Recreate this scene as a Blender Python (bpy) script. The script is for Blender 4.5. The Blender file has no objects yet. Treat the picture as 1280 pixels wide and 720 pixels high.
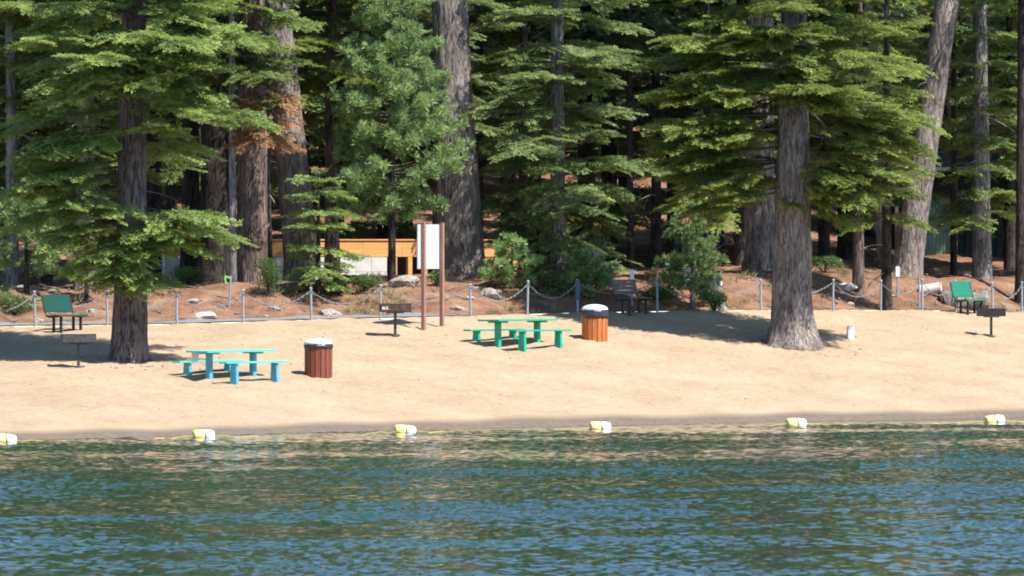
import bpy, bmesh, math, random
import numpy as np
from mathutils import Vector, noise as mnoise

PI = math.pi
scene = bpy.context.scene
COL = scene.collection
rnd = random.Random(7)
FPX, EYE, HOR = 8132.0, 5.0, 310.0      # focal length in photo pixels, eye height above the lake, horizon row

# ------------------------------------------------------------------ terrain
SH_X = [-200, -13.3, 0.0, 15.2, 200]
SH_Y = [ 70, 168.7, 181.5, 192.7, 245]
_fp = [(-60, 416, 190), (0, 408, 196), (220, 405, 197), (390, 400, 199), (588, 395, 202), (722, 391, 205),
       (893, 388, 209), (1041, 388, 213), (1153, 388, 217), (1277, 391, 221), (1400, 393, 225)]
F_X = [-200] + [(p - 640) * d / FPX for p, y, d in _fp] + [200]
F_Y = [150] + [d for p, y, d in _fp] + [270]
F_Z = [2.5] + [EYE - (y - HOR) * d / FPX for p, y, d in _fp] + [2.7]

def sstep(a, b, x):
    t = np.clip((x - a) / (b - a), 0, 1)
    return t * t * (3 - 2 * t)

def terr(X, Y):
    X = np.asarray(X, float); Y = np.asarray(Y, float)
    S = np.interp(X, SH_X, SH_Y); F = np.interp(X, F_X, F_Y); Z = np.interp(X, F_X, F_Z)
    u = (Y - S) / (F - S)
    uu = np.clip(u, 0, 1)
    beach = Z * (0.84 * uu + 0.16 * np.sin(uu * PI / 2)) + 0.03 * np.sin(X * .5 + 1) * np.sin(uu * PI) + 0.02 * np.sin(X * 1.1 + Y * .7) * np.sin(uu * PI)
    v = Y - F
    lump = (0.10 * np.sin(X * 1.3 + 0.7 * np.sin(Y * .8)) * np.sin(Y * 1.1 + X * .3) + 0.06 * np.sin(X * 2.9 + Y * 1.7)) * sstep(0.6, 3, v)
    kx = 0.010 + 0.036 * sstep(3, 11, X)
    bank = Z + 1.05 * sstep(0.6, 6.5, v) + kx * np.clip(v - 6, 0, 18) + 0.095 * np.clip(v - 24, 0, 500) + lump
    bed = 0.11 * (Y - S)
    return np.where(u < 0, np.maximum(bed, -6), np.where(v > 0, bank, beach))

def tz(x, y): return float(terr(x, y))

def at(px, d, py=None):
    """world point at photo column px and distance d (ground height unless py is given)"""
    x = (px - 640) * d / FPX
    z = tz(x, d) if py is None else EYE - (py - HOR) * d / FPX
    return Vector((x, d, z))

def ground(px, py):
    d = 165.0
    while d < 320:
        x = (px - 640) * d / FPX
        if EYE - (py - HOR) * d / FPX <= tz(x, d): break
        d += 0.05
    return at(px, d)

# ------------------------------------------------------------------ materials
def newmat(name):
    m = bpy.data.materials.new(name); m.use_nodes = True
    nt = m.node_tree; nt.nodes.clear()
    out = nt.nodes.new('ShaderNodeOutputMaterial')
    return m, nt, out

def N(nt, t, **kw):
    n = nt.nodes.new(t)
    for k, v in kw.items():
        if k in n.inputs: n.inputs[k].default_value = v
        else: setattr(n, k, v)
    return n

def ramp(nt, stops):
    r = nt.nodes.new('ShaderNodeValToRGB')
    e = r.color_ramp.elements
    while len(e) < len(stops): e.new(0.5)
    for i, (p, c) in enumerate(stops):
        e[i].position = p; e[i].color = (c[0], c[1], c[2], 1)
    return r

def paint(name, col, rough=0.5, var=0.25, scale=6.0, metal=0.0, wear=None, stretch=(1, 1, 1), bump=0.0, spec=0.4):
    m, nt, out = newmat(name)
    p = N(nt, 'ShaderNodeBsdfPrincipled', Roughness=rough, Metallic=metal)
    p.inputs['Specular IOR Level'].default_value = spec
    tc = N(nt, 'ShaderNodeTexCoord'); mp = N(nt, 'ShaderNodeMapping'); mp.inputs['Scale'].default_value = stretch
    nt.links.new(tc.outputs['Object'], mp.inputs['Vector'])
    n = N(nt, 'ShaderNodeTexNoise', Scale=scale, Detail=6.0, Roughness=0.65)
    nt.links.new(mp.outputs[0], n.inputs['Vector'])
    d = [max(0, c * (1 - var)) for c in col]; l = [min(1, c * (1 + var)) for c in col]
    stops = [(0.3, d), (0.7, l)]
    if wear: stops = [(0.28, wear), (0.36, d), (0.7, l)]
    r = ramp(nt, stops)
    nt.links.new(n.outputs['Fac'], r.inputs['Fac'])
    nt.links.new(r.outputs['Color'], p.inputs['Base Color'])
    if bump:
        b = N(nt, 'ShaderNodeBump', Strength=bump, Distance=0.02)
        nt.links.new(n.outputs['Fac'], b.inputs['Height']); nt.links.new(b.outputs[0], p.inputs['Normal'])
    nt.links.new(p.outputs[0], out.inputs['Surface'])
    return m

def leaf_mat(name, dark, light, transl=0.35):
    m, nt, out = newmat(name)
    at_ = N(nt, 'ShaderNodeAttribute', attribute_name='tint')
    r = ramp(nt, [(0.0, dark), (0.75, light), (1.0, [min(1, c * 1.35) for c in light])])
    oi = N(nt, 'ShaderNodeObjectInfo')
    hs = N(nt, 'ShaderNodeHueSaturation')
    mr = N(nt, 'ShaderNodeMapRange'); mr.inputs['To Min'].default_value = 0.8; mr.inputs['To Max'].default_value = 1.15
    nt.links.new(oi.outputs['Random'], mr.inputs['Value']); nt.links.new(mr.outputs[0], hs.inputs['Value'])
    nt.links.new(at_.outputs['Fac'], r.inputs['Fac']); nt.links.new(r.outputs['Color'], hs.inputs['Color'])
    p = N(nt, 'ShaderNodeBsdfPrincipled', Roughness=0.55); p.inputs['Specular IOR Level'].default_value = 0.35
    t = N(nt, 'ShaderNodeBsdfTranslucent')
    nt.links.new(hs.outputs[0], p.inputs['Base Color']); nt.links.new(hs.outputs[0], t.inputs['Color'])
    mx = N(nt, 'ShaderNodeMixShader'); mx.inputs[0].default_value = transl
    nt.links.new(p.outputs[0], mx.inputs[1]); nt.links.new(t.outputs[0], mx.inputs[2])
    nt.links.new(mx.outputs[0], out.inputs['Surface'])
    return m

def bark_mat(name, dark, mid, light, sc=9.0, moss=None):
    m, nt, out = newmat(name)
    tc = N(nt, 'ShaderNodeTexCoord'); mp = N(nt, 'ShaderNodeMapping'); mp.inputs['Scale'].default_value = (1, 1, 0.16)
    nt.links.new(tc.outputs['Object'], mp.inputs['Vector'])
    n = N(nt, 'ShaderNodeTexNoise', Scale=sc, Detail=9.0, Roughness=0.72, Distortion=0.9)
    nt.links.new(mp.outputs[0], n.inputs['Vector'])
    n2 = N(nt, 'ShaderNodeTexNoise', Scale=sc * .55, Detail=2.0, Roughness=0.5, Distortion=1.6)
    nt.links.new(mp.outputs[0], n2.inputs['Vector'])
    # furrows: the ridge lines of the coarse noise
    ab = N(nt, 'ShaderNodeMath', operation='SUBTRACT'); ab.inputs[1].default_value = 0.5; nt.links.new(n2.outputs['Fac'], ab.inputs[0])
    a2 = N(nt, 'ShaderNodeMath', operation='ABSOLUTE'); nt.links.new(ab.outputs[0], a2.inputs[0])
    fr = N(nt, 'ShaderNodeMapRange'); fr.inputs['From Max'].default_value = 0.075; fr.inputs['To Min'].default_value = -0.20; fr.inputs['To Max'].default_value = 0.06
    nt.links.new(a2.outputs[0], fr.inputs['Value'])
    sm = N(nt, 'ShaderNodeMath', operation='ADD'); nt.links.new(n.outputs['Fac'], sm.inputs[0]); nt.links.new(fr.outputs[0], sm.inputs[1])
    r = ramp(nt, [(0.22, dark), (0.46, mid), (0.72, light)]); nt.links.new(sm.outputs[0], r.inputs['Fac'])
    big = N(nt, 'ShaderNodeTexNoise', Scale=1.1, Detail=4.0)
    nt.links.new(tc.outputs['Object'], big.inputs['Vector'])
    br = ramp(nt, [(0.35, (0.72, 0.7, 0.7)), (0.65, (1.25, 1.22, 1.18))])
    nt.links.new(big.outputs['Fac'], br.inputs['Fac'])
    mc = N(nt, 'ShaderNodeMixRGB', blend_type='MULTIPLY'); mc.inputs[0].default_value = 1
    nt.links.new(r.outputs['Color'], mc.inputs[1]); nt.links.new(br.outputs['Color'], mc.inputs[2])
    col = mc.outputs[0]
    if moss:
        mn = N(nt, 'ShaderNodeTexNoise', Scale=5.0, Detail=5.0); nt.links.new(tc.outputs['Object'], mn.inputs['Vector'])
        mr = ramp(nt, [(0.58, (0, 0, 0)), (0.66, (1, 1, 1))]); nt.links.new(mn.outputs['Fac'], mr.inputs['Fac'])
        mm = N(nt, 'ShaderNodeMixRGB'); mm.inputs[2].default_value = (*moss, 1)
        mf = N(nt, 'ShaderNodeMath', operation='MULTIPLY'); mf.inputs[1].default_value = 0.45
        nt.links.new(mr.outputs['Color'], mf.inputs[0])
        nt.links.new(mf.outputs[0], mm.inputs[0]); nt.links.new(col, mm.inputs[1]); col = mm.outputs[0]
    p = N(nt, 'ShaderNodeBsdfPrincipled', Roughness=0.9); p.inputs['Specular IOR Level'].default_value = 0.15
    nt.links.new(col, p.inputs['Base Color'])
    b = N(nt, 'ShaderNodeBump', Strength=0.8, Distance=0.12)
    nt.links.new(sm.outputs[0], b.inputs['Height']); nt.links.new(b.outputs[0], p.inputs['Normal'])
    nt.links.new(p.outputs[0], out.inputs['Surface'])
    return m

M = {}
M['fir'] = leaf_mat('fir_needles', (0.090, 0.145, 0.042), (0.310, 0.390, 0.100), 0.42)
M['fir_y'] = leaf_mat('fir_needles_yellow_green', (0.095, 0.145, 0.034), (0.330, 0.395, 0.085), 0.42)
M['fir_g'] = leaf_mat('fir_needles_grey_green', (0.105, 0.155, 0.060), (0.310, 0.385, 0.130), 0.42)
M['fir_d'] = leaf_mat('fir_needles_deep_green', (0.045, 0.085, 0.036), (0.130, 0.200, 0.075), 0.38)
M['pine'] = leaf_mat('pine_needles', (0.125, 0.195, 0.072), (0.310, 0.420, 0.150), 0.42)
M['rust'] = leaf_mat('dead_needles', (0.22, 0.105, 0.05), (0.44, 0.24, 0.12), 0.4)
M['shrub'] = leaf_mat('shrub_leaves', (0.060, 0.110, 0.030), (0.14, 0.21, 0.06), 0.4)
M['grass'] = leaf_mat('dry_grass', (0.10, 0.10, 0.035), (0.26, 0.24, 0.09), 0.35)
M['bark'] = bark_mat('bark_grey_brown', (0.06, 0.048, 0.043), (0.20, 0.165, 0.145), (0.37, 0.315, 0.285), 9.0, (0.16, 0.16, 0.06))
M['bark_r'] = bark_mat('bark_red_brown', (0.035, 0.024, 0.02), (0.13, 0.095, 0.08), (0.26, 0.20, 0.175), 8.0)
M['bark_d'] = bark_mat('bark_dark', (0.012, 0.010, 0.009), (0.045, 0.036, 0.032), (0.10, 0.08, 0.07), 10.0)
M['bark_g'] = bark_mat('bark_pale_grey', (0.06, 0.055, 0.05), (0.20, 0.185, 0.17), (0.36, 0.34, 0.31), 12.0)
M['limb'] = paint('dead_wood', (0.16, 0.14, 0.125), 0.9, 0.4, 12)
M['twig'] = paint('twig_bark', (0.07, 0.055, 0.045), 0.9, 0.4, 12)
M['turq'] = paint('turquoise_paint', (0.085, 0.52, 0.44), 0.5, 0.12, 9, wear=(0.13, 0.42, 0.40))
M['blue'] = paint('blue_paint', (0.085, 0.33, 0.44), 0.5, 0.18, 12, wear=(0.16, 0.36, 0.50))
M['green'] = paint('green_paint', (0.012, 0.33, 0.19), 0.5, 0.15, 9)
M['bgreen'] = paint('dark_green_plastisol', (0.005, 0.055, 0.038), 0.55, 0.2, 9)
M['bgreen_l'] = paint('green_plastisol', (0.008, 0.145, 0.080), 0.55, 0.2, 9)
M['brownpaint'] = paint('dark_brown_boards', (0.085, 0.070, 0.070), 0.6, 0.3, 9)
M['black'] = paint('black_steel', (0.022, 0.021, 0.022), 0.55, 0.4, 14)
M['rusty'] = paint('rusty_steel', (0.075, 0.042, 0.032), 0.75, 0.5, 9, wear=(0.02, 0.018, 0.018))
M['greysteel'] = paint('grey_steel', (0.055, 0.053, 0.050), 0.6, 0.35, 8, wear=(0.10, 0.075, 0.06))
M['galv'] = paint('galvanised_steel', (0.25, 0.275, 0.30), 0.5, 0.2, 14)
M['chain'] = paint('chain_steel', (0.16, 0.175, 0.185), 0.5, 0.2, 14)
M['lid'] = paint('pale_grey_plastic', (0.55, 0.57, 0.60), 0.5, 0.10, 4)
M['bag'] = paint('black_plastic_bag', (0.018, 0.018, 0.021), 0.28, 0.3, 10, bump=0.6, spec=0.6)
M['redwood'] = paint('dark_red_stained_wood', (0.195, 0.050, 0.028), 0.65, 0.3, 7, stretch=(3, 3, 0.35), bump=0.3)
M['orangewood'] = paint('orange_stained_wood', (0.42, 0.125, 0.030), 0.65, 0.28, 7, stretch=(3, 3, 0.35), bump=0.3)
M['post'] = paint('red_brown_post', (0.29, 0.145, 0.105), 0.8, 0.25, 7, stretch=(3, 3, 0.35), bump=0.3)
M['panel'] = paint('white_panel', (0.44, 0.46, 0.49), 0.5, 0.05, 3)
M['white'] = paint('white_plastic', (0.78, 0.78, 0.77), 0.45, 0.05, 4)
M['paper'] = paint('white_paper', (0.75, 0.76, 0.78), 0.7, 0.04, 4)
M['yellow'] = paint('yellow_float', (0.82, 0.61, 0.20), 0.4, 0.10, 8)
M['wfloat'] = paint('white_float', (0.80, 0.80, 0.79), 0.4, 0.05, 8)
M['rope'] = paint('yellow_rope', (0.42, 0.36, 0.075), 0.8, 0.2, 20)
M['planks'] = paint('orange_planks', (0.54, 0.275, 0.09), 0.75, 0.22, 3.0, stretch=(0.6, 0.6, 6))
M['block'] = paint('pale_block', (0.46, 0.45, 0.43), 0.9, 0.15, 3.0, bump=0.2)
M['shed'] = paint('green_sheet_steel', (0.13, 0.22, 0.165), 0.6, 0.15, 3.0)
M['shed_shade'] = paint('cabin_green_painted_shade', (0.022, 0.036, 0.030), 0.8, 0.2, 3.0)  # darker copy of the cabin green, porch shade put into its colour
M['shedroof'] = paint('brown_roofing', (0.07, 0.055, 0.045), 0.9, 0.3, 4.0)
M['fascia'] = paint('pale_fascia', (0.52, 0.51, 0.48), 0.7, 0.1, 4.0)
M['dark'] = paint('dark_door_and_opening_shade', (0.02, 0.02, 0.022), 0.7, 0.2, 4.0)  # cabin door, and the painted shade in the enclosure's openings
M['rock'] = paint('grey_rock', (0.27, 0.22, 0.19), 0.9, 0.4, 5.0, bump=0.5)
M['rockp'] = paint('pale_rock', (0.46, 0.42, 0.37), 0.9, 0.25, 5.0, bump=0.5)
M['log'] = bark_mat('weathered_log', (0.08, 0.07, 0.06), (0.22, 0.19, 0.17), (0.36, 0.32, 0.29), 14.0)
M['logend'] = paint('cut_wood', (0.52, 0.46, 0.36), 0.8, 0.2, 14)
M['tarp'] = paint('blue_tarp', (0.025, 0.11, 0.42), 0.5, 0.15, 3.0)
M['navy'] = paint('navy_sign', (0.05, 0.075, 0.13), 0.5, 0.15, 6)
M['flag'] = paint('lime_ribbon', (0.16, 0.50, 0.12), 0.6, 0.1, 6)
M['cone'] = paint('cones_and_twigs', (0.16, 0.10, 0.06), 0.9, 0.5, 30)

# ------------------------------------------------------------------ mesh helpers
class MB:
    def __init__(s): s.v = []; s.f = []; s.m = []
    def add(s, V, F, mat=0):
        o = len(s.v); s.v += [tuple(p) for p in V]
        for f in F: s.f.append(tuple(i + o for i in f)); s.m.append(mat)
    def box(s, c, d, rz=0.0, mat=0, bev=0.0, rx=0.0, ry=0.0):
        bm = bmesh.new(); bmesh.ops.create_cube(bm, size=1)
        for v in bm.verts: v.co = Vector((v.co.x * d[0], v.co.y * d[1], v.co.z * d[2]))
        if bev: bmesh.ops.bevel(bm, geom=list(bm.edges), offset=bev, segments=2, affect='EDGES')
        from mathutils import Euler
        R = Euler((rx, ry, rz)).to_matrix()
        bm.verts.ensure_lookup_table(); bm.verts.index_update()
        s.add([R @ v.co + Vector(c) for v in bm.verts], [[v.index for v in f.verts] for f in bm.faces], mat); bm.free()
    def tube(s, pts, rad, n=8, mat=0, cap=True):
        pts = [Vector(p) for p in pts]
        if not hasattr(rad, '__len__'): rad = [rad] * len(pts)
        V = []; F = []
        for i, p in enumerate(pts):
            a = pts[max(i - 1, 0)]; b = pts[min(i + 1, len(pts) - 1)]
            t = (b - a).normalized() if (b - a).length > 1e-9 else Vector((0, 0, 1))
            up = Vector((0, 0, 1)) if abs(t.z) < 0.9 else Vector((0, 1, 0))
            e1 = t.cross(up).normalized(); e2 = t.cross(e1)
            for k in range(n):
                a_ = 2 * PI * k / n
                V.append(p + (e1 * math.cos(a_) + e2 * math.sin(a_)) * rad[i])
        for i in range(len(pts) - 1):
            for k in range(n):
                F.append((i * n + k, i * n + (k + 1) % n, (i + 1) * n + (k + 1) % n, (i + 1) * n + k))
        if cap:
            F.append(tuple(range(n))[::-1]); F.append(tuple((len(pts) - 1) * n + k for k in range(n)))
        s.add(V, F, mat)
    def lathe(s, prof, n=32, c=(0, 0, 0), mat=0, wob=0.0, seed=0):
        V = []; F = []
        for i, (r, z) in enumerate(prof):
            for k in range(n):
                a = 2 * PI * k / n
                rr = r * (1 + wob * math.sin(k * 2.3 + i * 1.7 + seed) * math.sin(k * 0.7 + i))
                V.append((c[0] + rr * math.cos(a), c[1] + rr * math.sin(a), c[2] + z))
        for i in range(len(prof) - 1):
            for k in range(n):
                F.append((i * n + k, i * n + (k + 1) % n, (i + 1) * n + (k + 1) % n, (i + 1) * n + k))
        if prof[0][0] > 1e-4: F.append(tuple(range(n))[::-1])
        if prof[-1][0] > 1e-4: F.append(tuple((len(prof) - 1) * n + k for k in range(n)))
        s.add(V, F, mat)
    def build(s, name, mats, parent=None, loc=None, smooth=False, rz=0):
        me = bpy.data.meshes.new(name)
        me.from_pydata(s.v, [], s.f); me.update()
        if not isinstance(mats, (list, tuple)): mats = [mats]
        for m in mats: me.materials.append(m)
        me.polygons.foreach_set('material_index', s.m)
        me.polygons.foreach_set('use_smooth', [smooth] * len(s.f))
        o = bpy.data.objects.new(name, me); COL.objects.link(o)
        if parent: o.parent = parent
        if loc is not None: o.location = loc
        if rz: o.rotation_euler.z = rz
        return o

def tag(o, label=None, cat=None, group=None, kind=None):
    if label: o['label'] = label
    if cat: o['category'] = cat
    if group: o['group'] = group
    if kind: o['kind'] = kind
    return o

def empty(name, loc, label, cat, group=None, rz=0.0):
    o = bpy.data.objects.new(name, None); COL.objects.link(o)
    o.location = loc; o.rotation_euler = (0, 0, rz); o.empty_display_size = 0.2
    return tag(o, label, cat, group)

def copy_tree(o, parent=None):
    c = o.copy(); COL.objects.link(c); c.parent = parent
    for ch in list(o.children): copy_tree(ch, c)
    return c

# ------------------------------------------------------------------ foliage
def quads_from(base, dirv, nrm, L, W):
    """rhombus leaves: arrays base (n,3), dir (n,3), nrm (n,3), L (n,), W (n,) -> (n,4,3)"""
    side = np.cross(nrm, dirv); side /= np.linalg.norm(side, axis=1)[:, None] + 1e-9
    tip = base + dirv * L[:, None]; mid = base + dirv * (L * 0.5)[:, None]
    return np.stack([base, mid + side * (W / 2)[:, None], tip, mid - side * (W / 2)[:, None]], axis=1)

def frond_template(rg, L, leaf=0.09):
    B, D, NN, LL, WW, TT = [], [], [], [], [], []
    x = 0.10 * L
    while x < L:
        u = x / L
        for sgn in (-1, 1):
            sl = (0.36 * L * (1 - u) ** 0.8 * (0.35 + 0.65 * min(1, u * 3.0)) + 0.08) * rg.uniform(0.55, 1.2)
            sa = sgn * math.radians(rg.uniform(40, 66))
            sd = np.array([math.cos(sa), math.sin(sa), rg.uniform(-0.16, 0.14)])
            y = 0.02
            while y < sl:
                p0 = np.array([x, 0, 0.0]) + sd * y; p0[2] -= 0.10 * y * y / (sl + .2)
                for s2 in (-1, 1, 0):
                    if s2 == 0 and y < sl - leaf * .8 and rg.random() < .6: continue
                    la = sa + s2 * math.radians(rg.uniform(24, 58))
                    d = np.array([math.cos(la), math.sin(la), rg.uniform(-0.35, 0.45)]); d /= np.linalg.norm(d)
                    B.append(p0 + np.array([rg.uniform(-.015, .015), 0, rg.uniform(-.02, .03)])); D.append(d)
                    n = np.array([rg.gauss(0, .5), rg.gauss(0, .5), 1.0]); NN.append(n / np.linalg.norm(n))
                    LL.append(leaf * rg.uniform(0.75, 1.4)); WW.append(leaf * rg.uniform(0.26, 0.42))
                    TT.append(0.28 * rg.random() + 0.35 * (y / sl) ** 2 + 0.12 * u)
                y += leaf * 0.55
        x += leaf * 0.95
    return quads_from(np.array(B), np.array(D), np.array(NN), np.array(LL), np.array(WW)), np.array(TT)

_rg = random.Random(11)
FKEYS = (0.5, 0.8, 1.2, 1.7, 2.3)
FROND = {k: [frond_template(_rg, k) for _ in range(4)] for k in FKEYS}
COARSE = {k: [frond_template(_rg, k, 0.15) for _ in range(3)] for k in FKEYS}

class Foliage:
    """collects leaves (quads) and limbs; build() makes ONE crown mesh"""
    def __init__(s, seed, coarse=False): s.q = []; s.t = []; s.mb = MB(); s.r = random.Random(seed); s.tm = COARSE if coarse else FROND
    def frond(s, p, az, el, L, curve, roll=None):
        k = min(FKEYS, key=lambda a: abs(a - L))
        Q, T = s.r.choice(s.tm[k]); sc = L / k
        Q = Q.reshape(-1, 3).copy(); Q[:, :2] *= sc
        if roll is None: roll = s.r.gauss(0, 0.22)
        c, n = math.cos(roll), math.sin(roll)
        y = Q[:, 1] * c - Q[:, 2] * n; z = Q[:, 1] * n + Q[:, 2] * c; x = Q[:, 0]
        z = z + math.tan(el) * x + curve * x * x / L
        c, n = math.cos(az), math.sin(az)
        s.q.append(np.stack([x * c - y * n + p[0], x * n + y * c + p[1], z + p[2]], axis=1))
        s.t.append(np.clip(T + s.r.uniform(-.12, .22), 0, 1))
    def bough(s, p, az, el, L, curve=-0.12, dens=1.0, fmin=0.0):
        """a limb carrying layered flat sprays"""
        r = s.r; p = Vector(p)
        hd = Vector((math.cos(az), math.sin(az), 0))
        def pt(u): return p + hd * (L * u) + Vector((0, 0, math.tan(el) * L * u + curve * L * u * u))
        n = 6
        s.mb.tube([pt(i / n) for i in range(n + 1)], [max(0.006, 0.011 * L * (1 - i / n) + 0.004) for i in range(n + 1)], 5, 0, False)
        tipL = min(2.2, 0.45 * L + 0.25)
        def slope(u): return math.atan(math.tan(el) + 2 * curve * u)
        u0 = max(0.0, 1 - tipL / L)
        s.frond(pt(u0), az, slope(u0), tipL, curve * 0.5)
        nsub = int(max(2, L * 4.2 * dens))
        for i in range(nsub):
            u = fmin + (1 - fmin) * (0.22 + 0.75 * (i + r.random()) / nsub)
            sg = 1 if i % 2 else -1
            a2 = az + sg * math.radians(r.uniform(25, 75))
            l2 = min(1.9, (0.55 * L * (1.15 - u) + 0.38) * r.uniform(0.65, 1.15))
            s.frond(pt(u) + Vector((0, 0, r.uniform(-.08, .10))), a2, slope(u) * 0.55 + r.uniform(-.12, .12), l2, r.uniform(-.18, .02))
    def tuft(s, p, R, axis, n=34):
        r = s.r
        g = np.random.default_rng(r.randrange(1 << 30))
        d = g.normal(size=(n, 3)) + np.array(axis) * 1.15
        d /= np.linalg.norm(d, axis=1)[:, None]
        b = np.array(p) + d * (0.08 * R) + g.normal(size=(n, 3)) * 0.06 * R
        nn = g.normal(size=(n, 3)); LL = R * g.uniform(.7, 1.15, n); WW = np.full(n, 0.032) * g.uniform(.7, 1.3, n)
        s.q.append(quads_from(b, d, nn, LL, WW).reshape(-1, 3)); s.t.append(np.clip(g.uniform(0, .5, n) + r.uniform(0, .45), 0, 1))
    def pine_branch(s, p, az, el, L, R=0.21, dens=1.0):
        r = s.r; p = Vector(p); hd = Vector((math.cos(az), math.sin(az), 0))
        def pt(u): return p + hd * (L * u) + Vector((0, 0, math.tan(el) * L * u + 0.16 * L * u * u))
        s.mb.tube([pt(i / 4) for i in range(5)], [max(0.005, 0.014 * L * (1 - i / 4) + 0.004) for i in range(5)], 5, 0, False)
        k = int(max(3, (L * 7 + 2) * dens))
        for i in range(k):
            u = 1.0 if i == 0 else 0.35 + 0.68 * math.sqrt(r.random())
            off = Vector((r.gauss(0, .16), r.gauss(0, .16), r.gauss(0.02, .09))) * (0 if i == 0 else min(1, .5 + L * .4))
            q = pt(u) + off
            ax = (hd * 0.7 + off * 1.5 + Vector((0, 0, 0.75))).normalized()
            s.tuft(q, R * r.uniform(.75, 1.2), ax)
    def clump(s, c, rad, n, leaf=0.08):
        g = np.random.default_rng(s.r.randrange(1 << 30))
        d = g.normal(size=(n, 3)); d /= np.linalg.norm(d, axis=1)[:, None]
        b = np.array(c) + d * np.array(rad) * (g.random(n) ** .5)[:, None]
        dd = d * .6 + g.normal(size=(n, 3)) * .5 + np.array([0, 0, .4]); dd /= np.linalg.norm(dd, axis=1)[:, None]
        s.q.append(quads_from(b, dd, g.normal(size=(n, 3)) + np.array([0, 0, .8]), leaf * g.uniform(.6, 1.3, n), leaf * g.uniform(.3, .6, n)).reshape(-1, 3))
        s.t.append(np.clip(g.uniform(0, .6, n) + s.r.uniform(0, .4), 0, 1))
    def build(s, name, leafmat, parent=None, limbmat=None):
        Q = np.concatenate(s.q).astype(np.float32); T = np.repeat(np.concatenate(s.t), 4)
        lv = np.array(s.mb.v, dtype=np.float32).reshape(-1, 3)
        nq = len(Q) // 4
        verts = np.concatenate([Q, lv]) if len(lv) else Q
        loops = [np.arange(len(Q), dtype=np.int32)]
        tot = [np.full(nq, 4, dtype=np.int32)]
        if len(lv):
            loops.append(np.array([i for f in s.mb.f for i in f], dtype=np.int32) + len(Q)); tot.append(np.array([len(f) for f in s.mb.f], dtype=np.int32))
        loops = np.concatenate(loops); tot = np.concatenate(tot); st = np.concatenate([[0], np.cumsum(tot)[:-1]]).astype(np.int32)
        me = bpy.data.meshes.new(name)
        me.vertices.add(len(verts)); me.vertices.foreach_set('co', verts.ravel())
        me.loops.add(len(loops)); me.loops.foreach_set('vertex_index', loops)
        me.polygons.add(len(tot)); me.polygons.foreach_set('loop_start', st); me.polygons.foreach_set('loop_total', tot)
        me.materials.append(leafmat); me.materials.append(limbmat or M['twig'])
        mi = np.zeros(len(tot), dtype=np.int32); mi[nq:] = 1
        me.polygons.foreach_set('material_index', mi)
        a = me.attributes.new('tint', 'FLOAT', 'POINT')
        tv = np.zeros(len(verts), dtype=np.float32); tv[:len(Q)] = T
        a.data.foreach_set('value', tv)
        me.update(calc_edges=True); me.validate()
        o = bpy.data.objects.new(name, me); COL.objects.link(o)
        if parent: o.parent = parent
        return o

def trunk_axis(lean, curve):
    def ax(z): return Vector((lean[0] * z + curve[0] * z * z, lean[1] * z + curve[1] * z * z, z))
    return ax

def make_trunk(parent, H, r0, r1, mat, lean=(0, 0), curve=(0, 0), flare=0.35, seed=0, sticks=0, rough=0.06, top=13.0, stick_z=(1.5, 10), taper_at=None):
    mb = MB(); ax = trunk_axis(lean, curve); rr = random.Random(seed)
    n = 44 if r0 > .3 else (28 if r0 > .15 else 14)
    zs = []
    z = -0.5
    while z < min(top, H): zs.append(z); z += (0.09 if z < 1.2 else 0.16) if r0 > .2 else 0.4
    while z < H: zs.append(z); z += 1.5
    zs.append(H)
    V = []; F = []
    roots = [(rr.uniform(0, 2 * PI), rr.uniform(.5, 1.2)) for _ in range(5)]
    for z in zs:
        c = ax(z); u = max(0, z) / H
        R = r1 + (r0 - r1) * (1 - u) ** 0.9
        fl = flare * math.exp(-max(z, -.1) / 0.55)
        for k in range(n):
            a = 2 * PI * k / n
            rf = 1 + fl * (0.55 + 0.6 * max(math.cos(a - b_) ** 5 * w_ for b_, w_ in roots if True))
            p = (math.cos(a) * R * 7 + seed, math.sin(a) * R * 7, z * 0.9)
            q = (math.cos(a) * R * 18 + seed, math.sin(a) * R * 18, z * 2.2)
            d = 1 + rough * (mnoise.noise(p) * 1.2 + mnoise.noise(q) * 0.7)
            V.append((c.x + math.cos(a) * R * rf * d, c.y + math.sin(a) * R * rf * d, z))
    for i in range(len(zs) - 1):
        for k in range(n):
            F.append((i * n + k, i * n + (k + 1) % n, (i + 1) * n + (k + 1) % n, (i + 1) * n + k))
    F.append(tuple((len(zs) - 1) * n + k for k in range(n)))
    mb.add(V, F, 0)
    for _ in range(sticks):
        z = rr.uniform(*stick_z); a = rr.uniform(0, 2 * PI); L = rr.uniform(.4, 1.8)
        p = ax(z); d = Vector((math.cos(a), math.sin(a), rr.uniform(-.5, .15)))
        pts = [p]
        for i in range(4):
            d = (d + Vector((rr.gauss(0, .12), rr.gauss(0, .12), rr.uniform(-.22, .02)))).normalized(); pts.append(pts[-1] + d * L / 4)
        r_ = rr.uniform(.012, .026)
        mb.tube(pts, [r_ * 1.3, r_, r_ * .8, r_ * .6, .005], 5, 1, False)
        for i in (2, 3):
            e = (d + Vector((rr.gauss(0, .6), rr.gauss(0, .6), rr.uniform(-.6, .1)))).normalized()
            mb.tube([pts[i], pts[i] + e * L * .18, pts[i] + e * L * .3 + Vector((0, 0, -.08 * L))], [r_ * .6, r_ * .4, .004], 4, 1, False)
    return mb.build('trunk', [mat, M['limb']], parent, smooth=True)

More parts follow.
